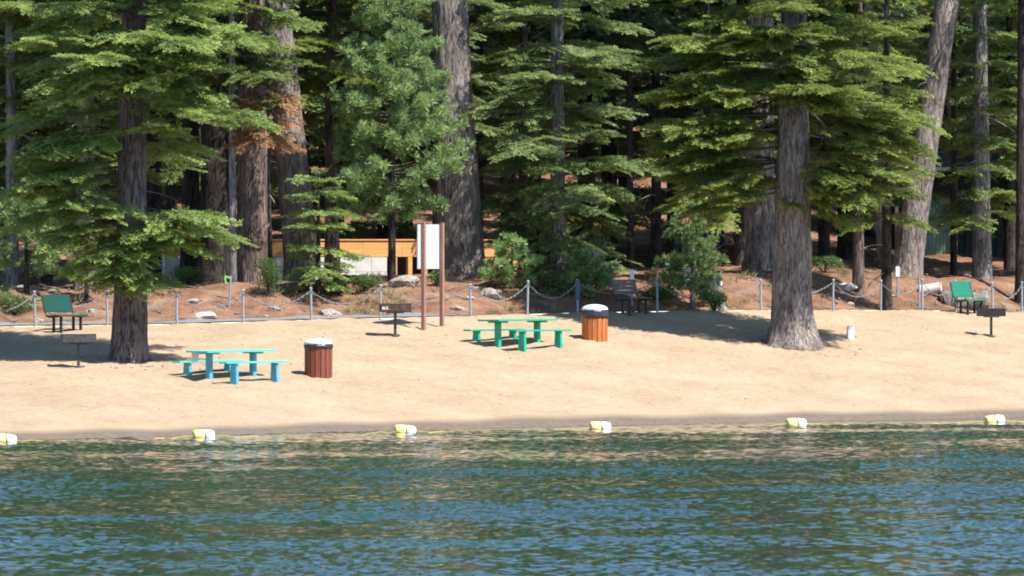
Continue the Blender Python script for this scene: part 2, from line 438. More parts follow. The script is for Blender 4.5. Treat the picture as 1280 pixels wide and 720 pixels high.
def fir_crown(parent, H, z0, R, leafmat, seed, lean=(0, 0), curve=(0, 0), step=0.28, dens=1.0, el=(-.30, .05), pw=0.8, boughs=(), full=14.0, skip=None, droop=(-.22, -.04), az_rng=None):
    f = Foliage(seed, full > 50); r = f.r; ax = trunk_axis(lean, curve)
    z = z0; k = 0; a0 = r.uniform(0, 2 * PI); nw = 5
    while z < H - 0.3:
        u = (z - z0) / (H - z0)
        Lm = R * ((1 - u) ** pw) * (0.75 + 0.25 * min(1, u * 6)) + 0.3
        st = step if z < full else step * 2.0
        az = (a0 + k * 2 * PI / nw + r.gauss(0, .22)) % (2 * PI)
        L = Lm * r.uniform(0.45, 1.12); zz = z + r.uniform(-.09, .09)
        if not (skip and skip(zz, az, r)):
            f.bough(ax(zz), az, r.uniform(*el) + 0.35 * u, L, r.uniform(*droop), dens if z < full else dens * .6)
        k += 1
        if k % nw == 0: z += st * nw * r.uniform(.65, 1.35); a0 = r.uniform(0, 2 * PI)
    for a_ in (0, 2.1, 4.2): f.frond(ax(H - .06 * H), a_, .5, .035 * H + .15, 0)
    for (zb, azd, eld, L) in boughs:
        f.bough(ax(zb), math.radians(azd), math.radians(eld), L, r.uniform(-.14, -.05), dens * 1.25, 0.1)
    return f.build('crown', leafmat, parent)

def pine_crown(parent, H, z0, R, seed, lean=(0, 0), step=0.12, mat=None, R_t=0.21, el=(-.1, .35), pw=.7, dens=1.0):
    f = Foliage(seed); r = f.r; ax = trunk_axis(lean, (0, 0)); z = z0
    while z < H:
        u = (z - z0) / (H - z0)
        L = (R * (1 - u) ** pw * (.6 + .4 * min(1, u * 5)) + .18) * r.uniform(.5, 1.1)
        f.pine_branch(ax(z), r.uniform(0, 2 * PI), r.uniform(*el), L, R_t, dens); z += step * r.uniform(.5, 1.5)
    f.tuft(ax(H), R_t, (0, 0, 1), 40)
    return f.build('crown', mat or M['pine'], parent)

# ------------------------------------------------------------------ ground, beach, water
def ground_material():
    m, nt, out = newmat('forest_soil')
    tc = N(nt, 'ShaderNodeTexCoord')
    n1 = N(nt, 'ShaderNodeTexNoise', Scale=0.9, Detail=8.0, Roughness=0.7); nt.links.new(tc.outputs['Object'], n1.inputs['Vector'])
    n2 = N(nt, 'ShaderNodeTexNoise', Scale=14.0, Detail=8.0, Roughness=0.75); nt.links.new(tc.outputs['Object'], n2.inputs['Vector'])
    r1 = ramp(nt, [(0.36, (0.135, 0.070, 0.044)), (0.52, (0.225, 0.122, 0.076)), (0.66, (0.285, 0.19, 0.122))]); nt.links.new(n1.outputs['Fac'], r1.inputs['Fac'])
    r2 = ramp(nt, [(0.33, (0.45, 0.42, 0.38)), (0.5, (0.95, 0.95, 0.95)), (0.68, (1.3, 1.25, 1.15))]); nt.links.new(n2.outputs['Fac'], r2.inputs['Fac'])
    mx = N(nt, 'ShaderNodeMixRGB', blend_type='MULTIPLY'); mx.inputs[0].default_value = 1
    nt.links.new(r1.outputs['Color'], mx.inputs[1]); nt.links.new(r2.outputs['Color'], mx.inputs[2])
    p = N(nt, 'ShaderNodeBsdfPrincipled', Roughness=0.95); p.inputs['Specular IOR Level'].default_value = 0.1
    nt.links.new(mx.outputs[0], p.inputs['Base Color'])
    b = N(nt, 'ShaderNodeBump', Strength=0.8, Distance=0.08); nt.links.new(n2.outputs['Fac'], b.inputs['Height']); nt.links.new(b.outputs[0], p.inputs['Normal'])
    nt.links.new(p.outputs[0], out.inputs['Surface'])
    return m

def sand_material():
    m, nt, out = newmat('beach_sand')
    wet = N(nt, 'ShaderNodeAttribute', attribute_name='wet')
    tc = N(nt, 'ShaderNodeTexCoord')
    n1 = N(nt, 'ShaderNodeTexNoise', Scale=0.5, Detail=6.0, Roughness=0.6); nt.links.new(tc.outputs['Object'], n1.inputs['Vector'])
    n2 = N(nt, 'ShaderNodeTexNoise', Scale=5.0, Detail=9.0, Roughness=0.75); nt.links.new(tc.outputs['Object'], n2.inputs['Vector'])
    n3 = N(nt, 'ShaderNodeTexNoise', Scale=30.0, Detail=4.0, Roughness=0.7); nt.links.new(tc.outputs['Object'], n3.inputs['Vector'])
    r1 = ramp(nt, [(0.35, (0.320, 0.232, 0.146)), (0.65, (0.385, 0.290, 0.190))]); nt.links.new(n1.outputs['Fac'], r1.inputs['Fac'])
    r2 = ramp(nt, [(0.32, (0.76, 0.73, 0.70)), (0.52, (1, 1, 1)), (0.7, (1.08, 1.08, 1.06))]); nt.links.new(n2.outputs['Fac'], r2.inputs['Fac'])
    mx = N(nt, 'ShaderNodeMixRGB', blend_type='MULTIPLY'); mx.inputs[0].default_value = 1
    nt.links.new(r1.outputs['Color'], mx.inputs[1]); nt.links.new(r2.outputs['Color'], mx.inputs[2])
    # wet, darker sand along the waterline with an uneven edge
    ad = N(nt, 'ShaderNodeMath', operation='ADD'); sc = N(nt, 'ShaderNodeMath', operation='MULTIPLY_ADD'); sc.inputs[1].default_value = 0.5; sc.inputs[2].default_value = -0.25
    nt.links.new(n2.outputs['Fac'], sc.inputs[0]); nt.links.new(sc.outputs[0], ad.inputs[0]); nt.links.new(wet.outputs['Fac'], ad.inputs[1])
    wr = ramp(nt, [(0.30, (0, 0, 0)), (0.62, (1, 1, 1))]); nt.links.new(ad.outputs[0], wr.inputs['Fac'])
    wc = ramp(nt, [(0.35, (0.115, 0.088, 0.066)), (0.65, (0.185, 0.145, 0.112))]); nt.links.new(n2.outputs['Fac'], wc.inputs['Fac'])
    m2 = N(nt, 'ShaderNodeMixRGB'); nt.links.new(wr.outputs['Color'], m2.inputs[0]); nt.links.new(mx.outputs[0], m2.inputs[1]); nt.links.new(wc.outputs['Color'], m2.inputs[2])
    p = N(nt, 'ShaderNodeBsdfPrincipled', Roughness=0.95); p.inputs['Specular IOR Level'].default_value = 0.1
    nt.links.new(m2.outputs[0], p.inputs['Base Color'])
    hs = N(nt, 'ShaderNodeMath', operation='MULTIPLY_ADD'); hs.inputs[1].default_value = 0.25
    nt.links.new(n3.outputs['Fac'], hs.inputs[0]); nt.links.new(n2.outputs['Fac'], hs.inputs[2])
    vo = N(nt, 'ShaderNodeTexVoronoi', Scale=2.6); vo.feature = 'SMOOTH_F1'; nt.links.new(tc.outputs['Object'], vo.inputs['Vector'])
    vr = N(nt, 'ShaderNodeMapRange'); vr.inputs['From Max'].default_value = 0.38; vr.inputs['To Min'].default_value = -0.55; vr.inputs['To Max'].default_value = 0.0; nt.links.new(vo.outputs['Distance'], vr.inputs['Value'])
    vm = N(nt, 'ShaderNodeMath', operation='MULTIPLY'); nt.links.new(vr.outputs[0], vm.inputs[0]); nt.links.new(n1.outputs['Fac'], vm.inputs[1])
    dry = N(nt, 'ShaderNodeMath', operation='SUBTRACT'); dry.inputs[0].default_value = 1.0; nt.links.new(wr.outputs['Color'], dry.inputs[1])
    vd = N(nt, 'ShaderNodeMath', operation='MULTIPLY'); nt.links.new(vm.outputs[0], vd.inputs[0]); nt.links.new(dry.outputs[0], vd.inputs[1])
    ha = N(nt, 'ShaderNodeMath', operation='ADD'); nt.links.new(hs.outputs[0], ha.inputs[0]); nt.links.new(vd.outputs[0], ha.inputs[1]); hs = ha
    b = N(nt, 'ShaderNodeBump', Strength=0.6, Distance=0.14); nt.links.new(hs.outputs[0], b.inputs['Height']); nt.links.new(b.outputs[0], p.inputs['Normal'])
    nt.links.new(p.outputs[0], out.inputs['Surface'])
    return m

RG = np.random.default_rng(3)
def grid_mesh(name, xs, rows, mat, attr=None):
    """rows: function (xs array, j) -> Y array; mesh follows terr()"""
    V = []; A = []
    nr, nc = len(rows), len(xs)
    for yarr in rows:
        Z = terr(xs, yarr)
        if attr is not None: Z = Z + RG.normal(size=len(xs)) * 0.018 * np.clip((yarr - np.interp(xs, SH_X, SH_Y) - 2.5) / 3, 0, 1)
        V.append(np.stack([xs, yarr, Z], axis=1))
        if attr is not None: A.append(attr(xs, yarr))
    V = np.concatenate(V)
    idx = np.arange(nr * nc).reshape(nr, nc)
    F = np.stack([idx[:-1, :-1], idx[:-1, 1:], idx[1:, 1:], idx[1:, :-1]], axis=-1).reshape(-1, 4)
    me = bpy.data.meshes.new(name); me.from_pydata(V.tolist(), [], F.tolist()); me.materials.append(mat)
    me.polygons.foreach_set('use_smooth', [True] * len(F))
    if attr is not None:
        a = me.attributes.new('wet', 'FLOAT', 'POINT'); a.data.foreach_set('value', np.concatenate(A).astype(np.float32))
    o = bpy.data.objects.new(name, me); COL.objects.link(o); o['kind'] = 'structure'
    return o

xs = np.concatenate([np.linspace(-200, -25, 24), np.arange(-24.5, 24.6, 0.3), np.linspace(25, 200, 24)])
Sx = np.interp(xs, SH_X, SH_Y); Fx = np.interp(xs, F_X, F_Y)
us = np.concatenate([[-3.0, -1.5, -0.8], np.linspace(-0.4, 1.0, 90)])
EDGE = 0.25                                    # sand laps a little past the fence line
beach = grid_mesh('beach', xs, [Sx + (Fx + EDGE - Sx) * u for u in us], sand_material(),
                  attr=lambda X, Y: 0.5 - 0.34 * (Y - np.interp(X, SH_X, SH_Y) - 1.3 - .12 * np.sin(X * .9) - .12 * np.sin(X * 2.3 + 1)))
vs = np.concatenate([np.arange(0, 14, 0.25), np.arange(14, 60, 1.0), np.arange(60, 420, 12.0)])
floor_ = grid_mesh('forest_ground', xs, [Fx + EDGE + v for v in vs], ground_material())

# paved path that runs along the inland side of the fence on the left
pm = paint('grey_asphalt', (0.16, 0.155, 0.15), 0.9, 0.2, 8.0)
px_ = np.arange(-30, 1.2, 0.3)
V = []; F = []
for i, x in enumerate(px_):
    f0 = float(np.interp(x, F_X, F_Y)); w = 1.5 if x < -3 else max(.15, 1.5 * (1 - (x + 3) / 4.2))
    for q in (0.22, w): V.append((x, f0 + q, tz(x, f0 + q) + 0.03))
for i in range(len(px_) - 1): F.append((2 * i, 2 * i + 2, 2 * i + 3, 2 * i + 1))
mb = MB(); mb.add(V, F); mb.build('path', pm)['kind'] = 'structure'

def water_material():
    m, nt, out = newmat('lake_water')
    p = N(nt, 'ShaderNodeBsdfPrincipled', Roughness=0.05, IOR=1.33); p.inputs['Base Color'].default_value = (0.012, 0.036, 0.024, 1)
    nt.links.new(p.outputs[0], out.inputs['Surface'])
    return m

def build_water():
    g = np.random.default_rng(12)
    x = np.arange(-17, 17.01, 0.055); y = np.arange(84, 187, 0.055)
    X, Y = np.meshgrid(x, y)
    H = np.zeros_like(X); 
    for k in range(70):
        lam = 0.18 * (4.4 ** g.random()); th = math.radians(90 + 8 + g.normal() * 52)
        kk = 2 * PI / lam; a = 0.0190 * lam ** 0.8 * g.uniform(.5, 1.4)
        H += WAVE * a * np.sin(kk * (math.cos(th) * X + math.sin(th) * Y) + g.uniform(0, 2 * PI))
    P = np.zeros_like(X)                                   # wind patches
    for k in range(22):
        lam = 3.0 * (8 ** g.random()); th = math.radians(90 + 8 + g.normal() * 38)
        kk = 2 * PI / lam; P += np.sin(kk * (math.cos(th) * X + math.sin(th) * Y) + g.uniform(0, 2 * PI)) * lam ** .3
    P /= P.std()
    shore = np.interp(X, SH_X, SH_Y) - Y
    calm = 0.66 + 0.34 * sstep(17, 42, shore + 3.0 * P)
    edge = sstep(0, 1.2, 17 - np.abs(X)) * sstep(0, 1.5, Y - 84) * sstep(0, .5, 187 - Y)
    H *= (0.86 + 0.42 * np.clip(P, -.9, 1.9)) * calm * edge
    ny, nx = X.shape
    V = np.stack([X.ravel(), Y.ravel(), H.ravel()], axis=1)
    idx = np.arange(nx * ny).reshape(ny, nx)
    F = np.stack([idx[:-1, :-1], idx[:-1, 1:], idx[1:, 1:], idx[1:, :-1]], axis=-1).reshape(-1, 4)
    # the rest of the lake: a flat ring sharing the corner vertices
    o = len(V); x1, y1 = x[-1], y[-1]
    V = np.concatenate([V, [(-400, -150, 0), (400, -150, 0), (400, 320, 0), (-400, 320, 0)]])
    c = [idx[0, 0], idx[0, -1], idx[-1, -1], idx[-1, 0]]
    ring = np.array([(o, o + 1, c[1], c[0]), (o + 1, o + 2, c[2], c[1]), (o + 2, o + 3, c[3], c[2]), (o + 3, o, c[0], c[3])])
    F = np.concatenate([F, ring]).astype(np.int32)
    me = bpy.data.meshes.new('water')
    me.vertices.add(len(V)); me.vertices.foreach_set('co', V.astype(np.float32).ravel())
    me.loops.add(F.size); me.loops.foreach_set('vertex_index', F.ravel())
    me.polygons.add(len(F)); me.polygons.foreach_set('loop_start', (np.arange(len(F)) * 4).astype(np.int32)); me.polygons.foreach_set('loop_total', np.full(len(F), 4, dtype=np.int32))
    me.polygons.foreach_set('use_smooth', np.ones(len(F), dtype=bool))
    me.update(calc_edges=True); me.materials.append(water_material())
    ob = bpy.data.objects.new('water', me); COL.objects.link(ob); ob['kind'] = 'structure'
WAVE = 0.168
build_water()

# ------------------------------------------------------------------ beach furniture
AX = math.radians(50)        # tables and benches run obliquely away to the right

def picnic_table(px, py, label, tm, lm, L=2.9, Lb=2.65):
    c = ground(px, py)
    t = empty('picnic_table', c, label, 'picnic table', 'picnic tables on the sand', AX)
    def gz(x, y):
        X = c.x + x * math.cos(AX) - y * math.sin(AX); Y = c.y + x * math.sin(AX) + y * math.cos(AX)
        return tz(X, Y) - c.z
    mb = MB()
    for i in range(5): mb.box((0, -.34 + .17 * i, .745), (L, .162, .05), bev=.006)
    for x in (-.92, .92): mb.box((x, 0, .695), (.09, .74, .05), bev=.004)
    mb.build('tabletop', tm, t)
    for x in (-.92, .92):
        b = MB(); g = gz(x, 0) - .12; b.box((x, 0, (g + .67) / 2), (.15, .16, .67 - g), bev=.008); b.build('leg', lm, t)
    for sg in (-1, 1):
        y = sg * .9
        s = MB()
        for k in (-.075, .075): s.box((0, y + k, .44), (Lb, .142, .05), bev=.006)
        for x in (-.85, .85): s.box((x, y, .40), (.08, .27, .03), bev=.003)
        s.build('seat', tm, t)
        for x in (-.85, .85):
            b = MB(); g = gz(x, y) - .12
            V = [(x - .05, y - .10, .385), (x + .05, y - .10, .385), (x + .05, y + .10, .385), (x - .05, y + .10, .385),
                 (x - .06, y - .13, g), (x + .06, y - .13, g), (x + .06, y + .13, g), (x - .06, y + .13, g)]
            b.add(V, [(0, 1, 2, 3), (7, 6, 5, 4), (0, 4, 5, 1), (1, 5, 6, 2), (2, 6, 7, 3), (3, 7, 4, 0)])
            b.build('leg', lm, t)
    # low tie beam between the two posts
    return t, c

t1, c1 = picnic_table(289, 472, 'turquoise picnic table with blue legs left of the dark red trash bin', M['turq'], M['blue'])
n = MB(); n.box((-1.12, .36, .585), (.30, .006, .26), rx=0.05, bev=.002)
n.box((-1.12, .362, .66), (.18, .004, .02)); n.build('notice', M['paper'], t1)['label'] = 'white notice hanging under the tabletop'
t2, c2 = picnic_table(647, 431, 'all green picnic table left of the orange wooden trash bin', M['green'], M['green'], 2.75, 2.6)

def trash_bin(px, py, label, wood, bagdrop):
    c = ground(px, py)
    t = empty('trash_bin', c, label, 'trash bin', 'trash bins on the sand')
    b = MB(); n = 16; R = .38
    for k in range(n):
        a = 2 * PI * k / n
        b.box((R * math.cos(a), R * math.sin(a), .37), (.035, 2 * R * math.sin(PI / n) * .93, .94), rz=a, bev=.006)
    b.lathe([(R - .02, -.1), (R - .02, .80)], 32)
    b.build('barrel', wood, t)
    g = MB(); g.lathe([(R + .03, .84 - bagdrop), (R + .045, .86 - bagdrop * .6), (R + .04, .86), (R + .02, .92), (R - .04, .925)], 40, wob=.045, seed=px)
    g.build('bag', M['bag'], t, smooth=True)
    l = MB(); l.lathe([(R + .02, .905), (R + .025, .95), (R - .01, 1.0), (.30, 1.04), (.2, 1.07), (.08, 1.085), (.0001, 1.09)], 40)
    l.build('lid', M['lid'], t, smooth=True)
    return t
trash_bin(398, 470, 'dark red wooden trash bin with pale domed lid', M['redwood'], .05)
trash_bin(743.5, 425, 'bright orange wooden trash bin with black bag hanging over its rim', M['orangewood'], .18)

def grill(px, py, label, mat, mark, rz, w=.92, hh=.80):
    c = ground(px, py)
    t = empty('barbecue_grill', c, label, 'barbecue grill', 'pedestal barbecue grills on the sand', rz)
    b = MB(); b.box((0, 0, hh / 2 - .1), (.085, .085, hh + .16), bev=.008); b.lathe([(.11, -.1), (.11, .03), (.08, .05)], 16); b.build('post', M['greysteel'], t)
    f = MB()
    f.box((0, 0, hh - .015), (w * .55, .34, .03), bev=.004)
    f.box((0, 0, hh + .02), (w, .5, .025), bev=.004)
    f.box((0, .25, hh + .14), (w, .02, .24), bev=.004); f.box((0, -.25, hh + .13), (w, .02, .20), bev=.004)
    for s in (-1, 1): f.box((s * w / 2, 0, hh + .14), (.02, .5, .25), bev=.004)
    f.build('firebox', mat, t)
    g = MB()
    for k in range(13): g.tube([(-w / 2 + .04 + k * (w - .08) / 12, -.27, hh + .245), (-w / 2 + .04 + k * (w - .08) / 12, .24, hh + .245)], .008, 6)
    for s in (-1, 1): g.tube([(-w / 2, s * .2, hh + .235), (w / 2, s * .2, hh + .235)], .009, 6)
    g.tube([(-.12, -.27, hh + .245), (-.12, -.40, hh + .245), (.12, -.40, hh + .245), (.12, -.27, hh + .245)], .011, 6)
    g.build('grate', M['black'], t)
    if mark:
        k = MB()
        for (x, z, dx, dz) in ((-.36, .15, .09, .02), (-.40, .12, .02, .07), (-.35, .10, .10, .02), (-.27, .14, .02, .08), (-.25, .105, .06, .018)):
            k.box((x, -.2625, hh + z - .0), (dx, .004, dz), ry=.1)
        k.build('painted_mark', M['white'], t)['label'] = 'worn white painted mark'
    return t
grill(98, 460, 'weathered grey pedestal barbecue grill in front of the left front tree', M['greysteel'], False, .15, .95, .70)
grill(494, 421, 'rusty black pedestal barbecue grill with white mark in front of the signboard', M['rusty'], True, .1, .92, .74)
grill(1239, 421, 'black pedestal barbecue grill in front of the bright green bench', M['black'], False, -.1, .92, .66)

def mesh_bench(px, py, label, seatm, legm, rz, slats=False, L=1.55):
    c = ground(px, py)
    t = empty('bench', c, label, 'bench', 'benches along the chain fence', rz); t.scale = (1, 1, 1.1)
    # local: x along the bench, -y is the front
    def strip(prof, th, name, mat, n=1):
        b = MB()
        if slats:
            for (y0, z0), (y1, z1) in zip(prof[:-1], prof[1:]):
                cy, cz = (y0 + y1) / 2, (z0 + z1) / 2; ln = math.hypot(y1 - y0, z1 - z0)
                b.box((0, cy, cz), (L, ln * .82, th), rx=math.atan2(z1 - z0, y1 - y0), bev=.006)
        else:
            V = []; F = []
            for x in (-L / 2, L / 2):
                for (y, z) in prof: V.append((x, y, z))
                for (y, z) in prof: V.append((x, y + .0, z - th))
            k = len(prof)
            for i in range(k - 1):
                F.append((i, i + 1, 2 * k + i + 1, 2 * k + i)); F.append((k + i, 3 * k + i, 3 * k + i + 1, k + i + 1))
                F.append((i, k + i, k + i + 1, i + 1)); F.append((2 * k + i, 2 * k + i + 1, 3 * k + i + 1, 3 * k + i))
            F.append((0, 2 * k, 3 * k, k)); F.append((k - 1, 2 * k - 1, 4 * k - 1, 3 * k - 1))
            b.add(V, F)
        return b.build(name, mat, t)
    strip([(-.27, .435), (-.24, .45), (-.10, .45), (.04, .44), (.16, .43)], .035, 'seat', seatm)
    strip([(.27, .55), (.31, .68), (.345, .80), (.37, .92), (.385, .99)], .04, 'backrest', seatm)
    for x in (-L * .47, L * .47):
        f = MB(); f.tube([(x, -.24, .42), (x, .10, .395), (x, .22, .42), (x, .285, .53), (x, .345, .75), (x, .39, .96)], .032, 8)
        f.build('frame', legm, t)
        for y in (-.16, .10):
            g = MB(); g.box((x * .72, y, .14), (.07, .07, .54), bev=.006); g.build('leg', legm, t)
    return t
BZ = math.radians(60)
mesh_bench(83, 414, 'dark green metal bench in the shade left of the front tree', M['bgreen'], M['black'], BZ)
mesh_bench(792, 392.5, 'dark brown slatted bench right of the orange wooden trash bin', M['brownpaint'], M['black'], BZ, True)
mesh_bench(1213, 392.5, 'bright green bench at the right behind a black grill', M['bgreen_l'], M['black'], BZ)

# signboard on two posts
c = ground(541, 410)
t = empty('signboard', c, 'white signboard on two tall red brown posts seen from behind', 'signboard', rz=math.radians(58))
for x in (-.52, .52):
    b = MB(); b.box((x, 0, 1.45), (.115, .115, 3.5), bev=.008)
    b.box((x, 0, 3.205), (.10, .10, .02), bev=.004); b.build('post', M['post'], t)
b = MB(); b.box((-.07, .082, 2.48), (1.34, .03, 1.36), bev=.004); b.build('panel', M['panel'], t)
for z in (1.85, 2.48, 3.12):
    b = MB(); b.box((-.07, .103, z), (1.30, .012, .05)); b.build('batten', M['galv'], t)

# white marker post
c = ground(1063, 423)
b = MB(); b.box((0, 0, .12), (.22, .12, .52), bev=.02); b.box((0, 0, .385), (.18, .09, .02), bev=.005)
tag(b.build('marker_post', M['white'], None, c, rz=.3), 'short white marker post on the sand right of the big front trunk', 'marker post')

# chain fence
posts = [(-36, 411), (44, 409), (134, 406.5), (221, 404.5), (304, 402.5), (389.5, 400.5), (475, 398), (588.5, 395.5), (659, 393.5), (722, 391.5), (822, 389.5), (893.5, 388),
         (951.5, 387.8), (1041, 388), (1101, 387.8), (1153, 388), (1195, 389), (1241, 390.5), (1277.5, 391.5), (1318, 392.5)]
fp = [at(p, float(np.interp(p, [q[0] for q in _fp], [q[2] for q in _fp])) - .05) for p, y in posts]
t = empty('chain_fence', fp[3], 'low fence of grey steel posts and sagging chain between beach and bank', 'fence')
base = fp[3]; tops = []
for i, p in enumerate(fp):
    h = 1.0 + rnd.uniform(-.05, .06); l = rnd.uniform(-.03, .03)
    b = MB(); q = p - base
    b.tube([q + Vector((0, 0, -.3)), q + Vector((l, 0, h))], .036, 10); b.lathe([(.05, 0), (.05, .02), (.03, .045), (.001, .05)], 10, q + Vector((l, 0, h)))
    b.build('post', M['galv'], t, smooth=False); tops.append(q + Vector((l, 0, h - .06)))
for i in range(len(tops) - 1):
    a, e = tops[i], tops[i + 1]; sag = rnd.uniform(.36, .50)
    b = MB(); L = (e - a).length; nl = int(L * 1.15 / .085)
    for k in range(nl):
        u0, u1 = k / nl, (k + 1.12) / nl
        f = lambda u: a.lerp(e, min(u, 1)) + Vector((0, -.05, -sag * 4 * u * (1 - u)))
        p0, p1 = f(u0), f(u1); m_ = (p0 + p1) / 2; w = Vector((0, .022, 0)) if k % 2 else Vector((0, 0, .022))
        b.tube([p0, m_ + w, p1], .010, 5); b.tube([p0, m_ - w, p1], .010, 5)
    b.build('chain', M['chain'], t)
# navy sign hung on one fence post
p = fp[9]
b = MB(); b.box((0, -.062, .72), (.14, .02, .62), bev=.004)
tag(b.build('post_sign', M['navy'], None, p), 'narrow navy blue sign strapped to a fence post behind the orange bin', 'sign')

# small signs on thin posts behind the fence
def stake(px, d, h, label, kind, lean=0.0):
    c = at(px, d); t = empty('stake_sign', c, label, 'sign')
    b = MB(); b.tube([(0, 0, -.3), (lean, 0, h)], .03, 8); b.build('post', M['galv'], t)
    f = MB()
    if kind == 'tag': f.box((lean, -.037, h - .2), (.13, .012, .34), bev=.003); f.build('plate', M['white'], t)
    elif kind == 'ribbon':
        f.box((lean - .09, -.01, h - .05), (.2, .03, .07), ry=.25, bev=.003); f.box((lean - .16, -.012, h - .15), (.06, .025, .2), ry=-.2, bev=.003); f.build('ribbon', M['flag'], t)
    return t
stake(286, 201, .98, 'thin stake with a lime ribbon behind the fence near dark trunks', 'ribbon', .06)
stake(790, 208.5, 1.15, 'thin grey stake with a small white tag behind the brown bench', 'tag')
stake(1122, 219, 1.05, 'thin dark stake with white plate below the leaning trunk', 'tag')
stake(1149, 218.5, 1.05, 'bare grey stake beside the cut log', 'none')

# utility boxes and markers in the shrubs
c = at(746, 212); t = empty('utility_box', c, 'pale grey utility box half hidden by shrubs', 'utility box')
b = MB(); b.box((0, 0, .45), (.42, .35, 1.3), bev=.02); b.build('cabinet', M['lid'], t); b = MB(); b.box((0, -.18, .55), (.36, .012, .9), bev=.003); b.build('door', M['white'], t)
c = at(862, 213); b = MB(); b.box((0, 0, .55), (.42, .3, 1.9), bev=.03); b.box((0, -.155, 1.15), (.34, .012, .5), bev=.002)
tag(b.build('utility_pillar', M['block'], None, c), 'tall pale grey pillar behind the small pine near the brown bench', 'utility pillar')
c = at(897, 211); b = MB(); b.lathe([(.13, -.2), (.13, .55), (.15, .56), (.15, .72), (.08, .8), (.001, .82)], 20)
tag(b.build('bollard', M['white'], None, c, smooth=True), 'squat white bollard behind the fence beside the small pine', 'bollard')

# low timber structure with a pale block wall below
d0, d1 = 216.0, 224.0
A = at(205, d0); B = at(668, d1)
A.z = B.z = 0
t = empty('timber_enclosure', Vector((A.x, A.y, 3.7)), 'low orange timber enclosure over a pale block wall behind the trunks', 'enclosure', rz=math.atan2(B.y - A.y, B.x - A.x))
TL = (B - A).length; zt = 5 - (301 - HOR) * 220 / FPX - 3.7; zm = 5 - (321 - HOR) * 220 / FPX - 3.7
def seg(p): return (at(p, d0 + (p - 205) / 463 * 8) - A).xy.length
b = MB()
xs_ = np.arange(0, TL, 1.55)
for i, x in enumerate(xs_):
    w = min(1.55, TL - x)
    for k in range(4): b.box((x + w / 2, 0, zt - (k + .5) * (zt - zm) / 4), (w - .006, .04 + .004 * ((i + k) % 2), (zt - zm) / 4 - .003), bev=.002)
b.box((TL / 2, .02, zt + .03), (TL, .16, .05), bev=.006)
b.build('board_band', M['planks'], t)
b = MB(); x0, x1 = 0, seg(489); hh = zm + .5
for k in range(3):
    nb = int((x1 - x0) / .62)
    for j in range(nb): b.box((x0 + (j + .5) * .62, .03, zm - .012 - (k + .5) * hh / 3), (.61, .2, hh / 3 - .008), bev=.004)
b.build('block_wall', M['block'], t)
for px in (492, 511, 530, 549):
    b = MB(); b.box((seg(px), .03, (zm - .5) / 2 - .006), (.17, .14, zm + .49), bev=.006); b.build('post', M['planks'], t)
b = MB(); b.box(((seg(489) + seg(592)) / 2, .35, (zm - .5) / 2 - .006), (seg(592) - seg(489), .05, zm + .49)); b.build('opening_shade', M['dark'], t)  # dark sheet standing in for the shade inside the openings
b = MB(); x0 = seg(592)
for k in range(5): b.box(((x0 + TL) / 2, .03, zm - .012 - (k + .5) * hh / 5), (TL - x0 - .02, .05, hh / 5 - .008), bev=.004)
b.build('side_boards', M['planks'], t)

# green cabin at the right, deep in the shade
c = at(1205, 243)
t = empty('green_cabin', c, 'green sheet metal cabin in the shade behind the leaning trunk', 'cabin', rz=math.radians(6))
W_ = 5.4
b = MB(); b.box((0, 2.2, 1.4), (W_, .12, 3.9))
for k in range(int(W_ / .28)): b.box((-W_ / 2 + .14 + k * .28, 2.125, 1.4), (.05, .03, 3.86))
b.box((-W_ / 2, 4.3, 1.4), (.12, 4.1, 3.9)); b.box((W_ / 2, 4.3, 1.4), (.12, 4.1, 3.9))
b.build('wall', M['shed_shade'], t)
b = MB(); b.box((-1.05, -.02, 1.0), (1.25, .08, 2.5))
for k in range(9): b.box((-1.05 - .56 + k * .14, -.07, 1.0), (.03, .03, 2.48))
b.box((-1.05, -.01, .35), (1.3, .12, .06)); b.build('screen_panel', M['shed'], t)
b = MB(); b.box((0, 2.2, 3.62), (W_ + .7, 5.4, .12), rx=.12); b.build('roof', M['shedroof'], t)
b = MB(); b.box((0, -.52, 3.31), (W_ + .74, .04, .14)); b.build('fascia', M['fascia'], t)
for x in (-W_ / 2 + .1, -.36, W_ / 2 - .1):
    b = MB(); b.box((x, -.3, 1.35), (.12, .12, 3.8)); b.build('post', M['shedroof'], t)
b = MB(); b.box((.9, 2.12, 1.0), (.95, .06, 2.1)); dr = b.build('door', M['dark'], t)

# blue tarp in the trees at the far left
c = at(14, 214, 246)
b = MB(); V = []; F = []
for i in range(9):
    for j in range(5): V.append((-.4 + .1 * i, .06 * math.sin(i * 1.3 + j), .30 - .13 * j - .10 * math.sin(i / 8 * PI) - .05 * i))
for i in range(8):
    for j in range(4): F.append((i * 5 + j, i * 5 + j + 1, (i + 1) * 5 + j + 1, (i + 1) * 5 + j))
b.add(V, F); b.add([(x, y + .02, z) for x, y, z in V], [f[::-1] for f in F])
tarp = tag(b.build('tarp', M['tarp'], None, c, smooth=True), 'small blue tarp hanging among the trees at the far left edge', 'tarp')

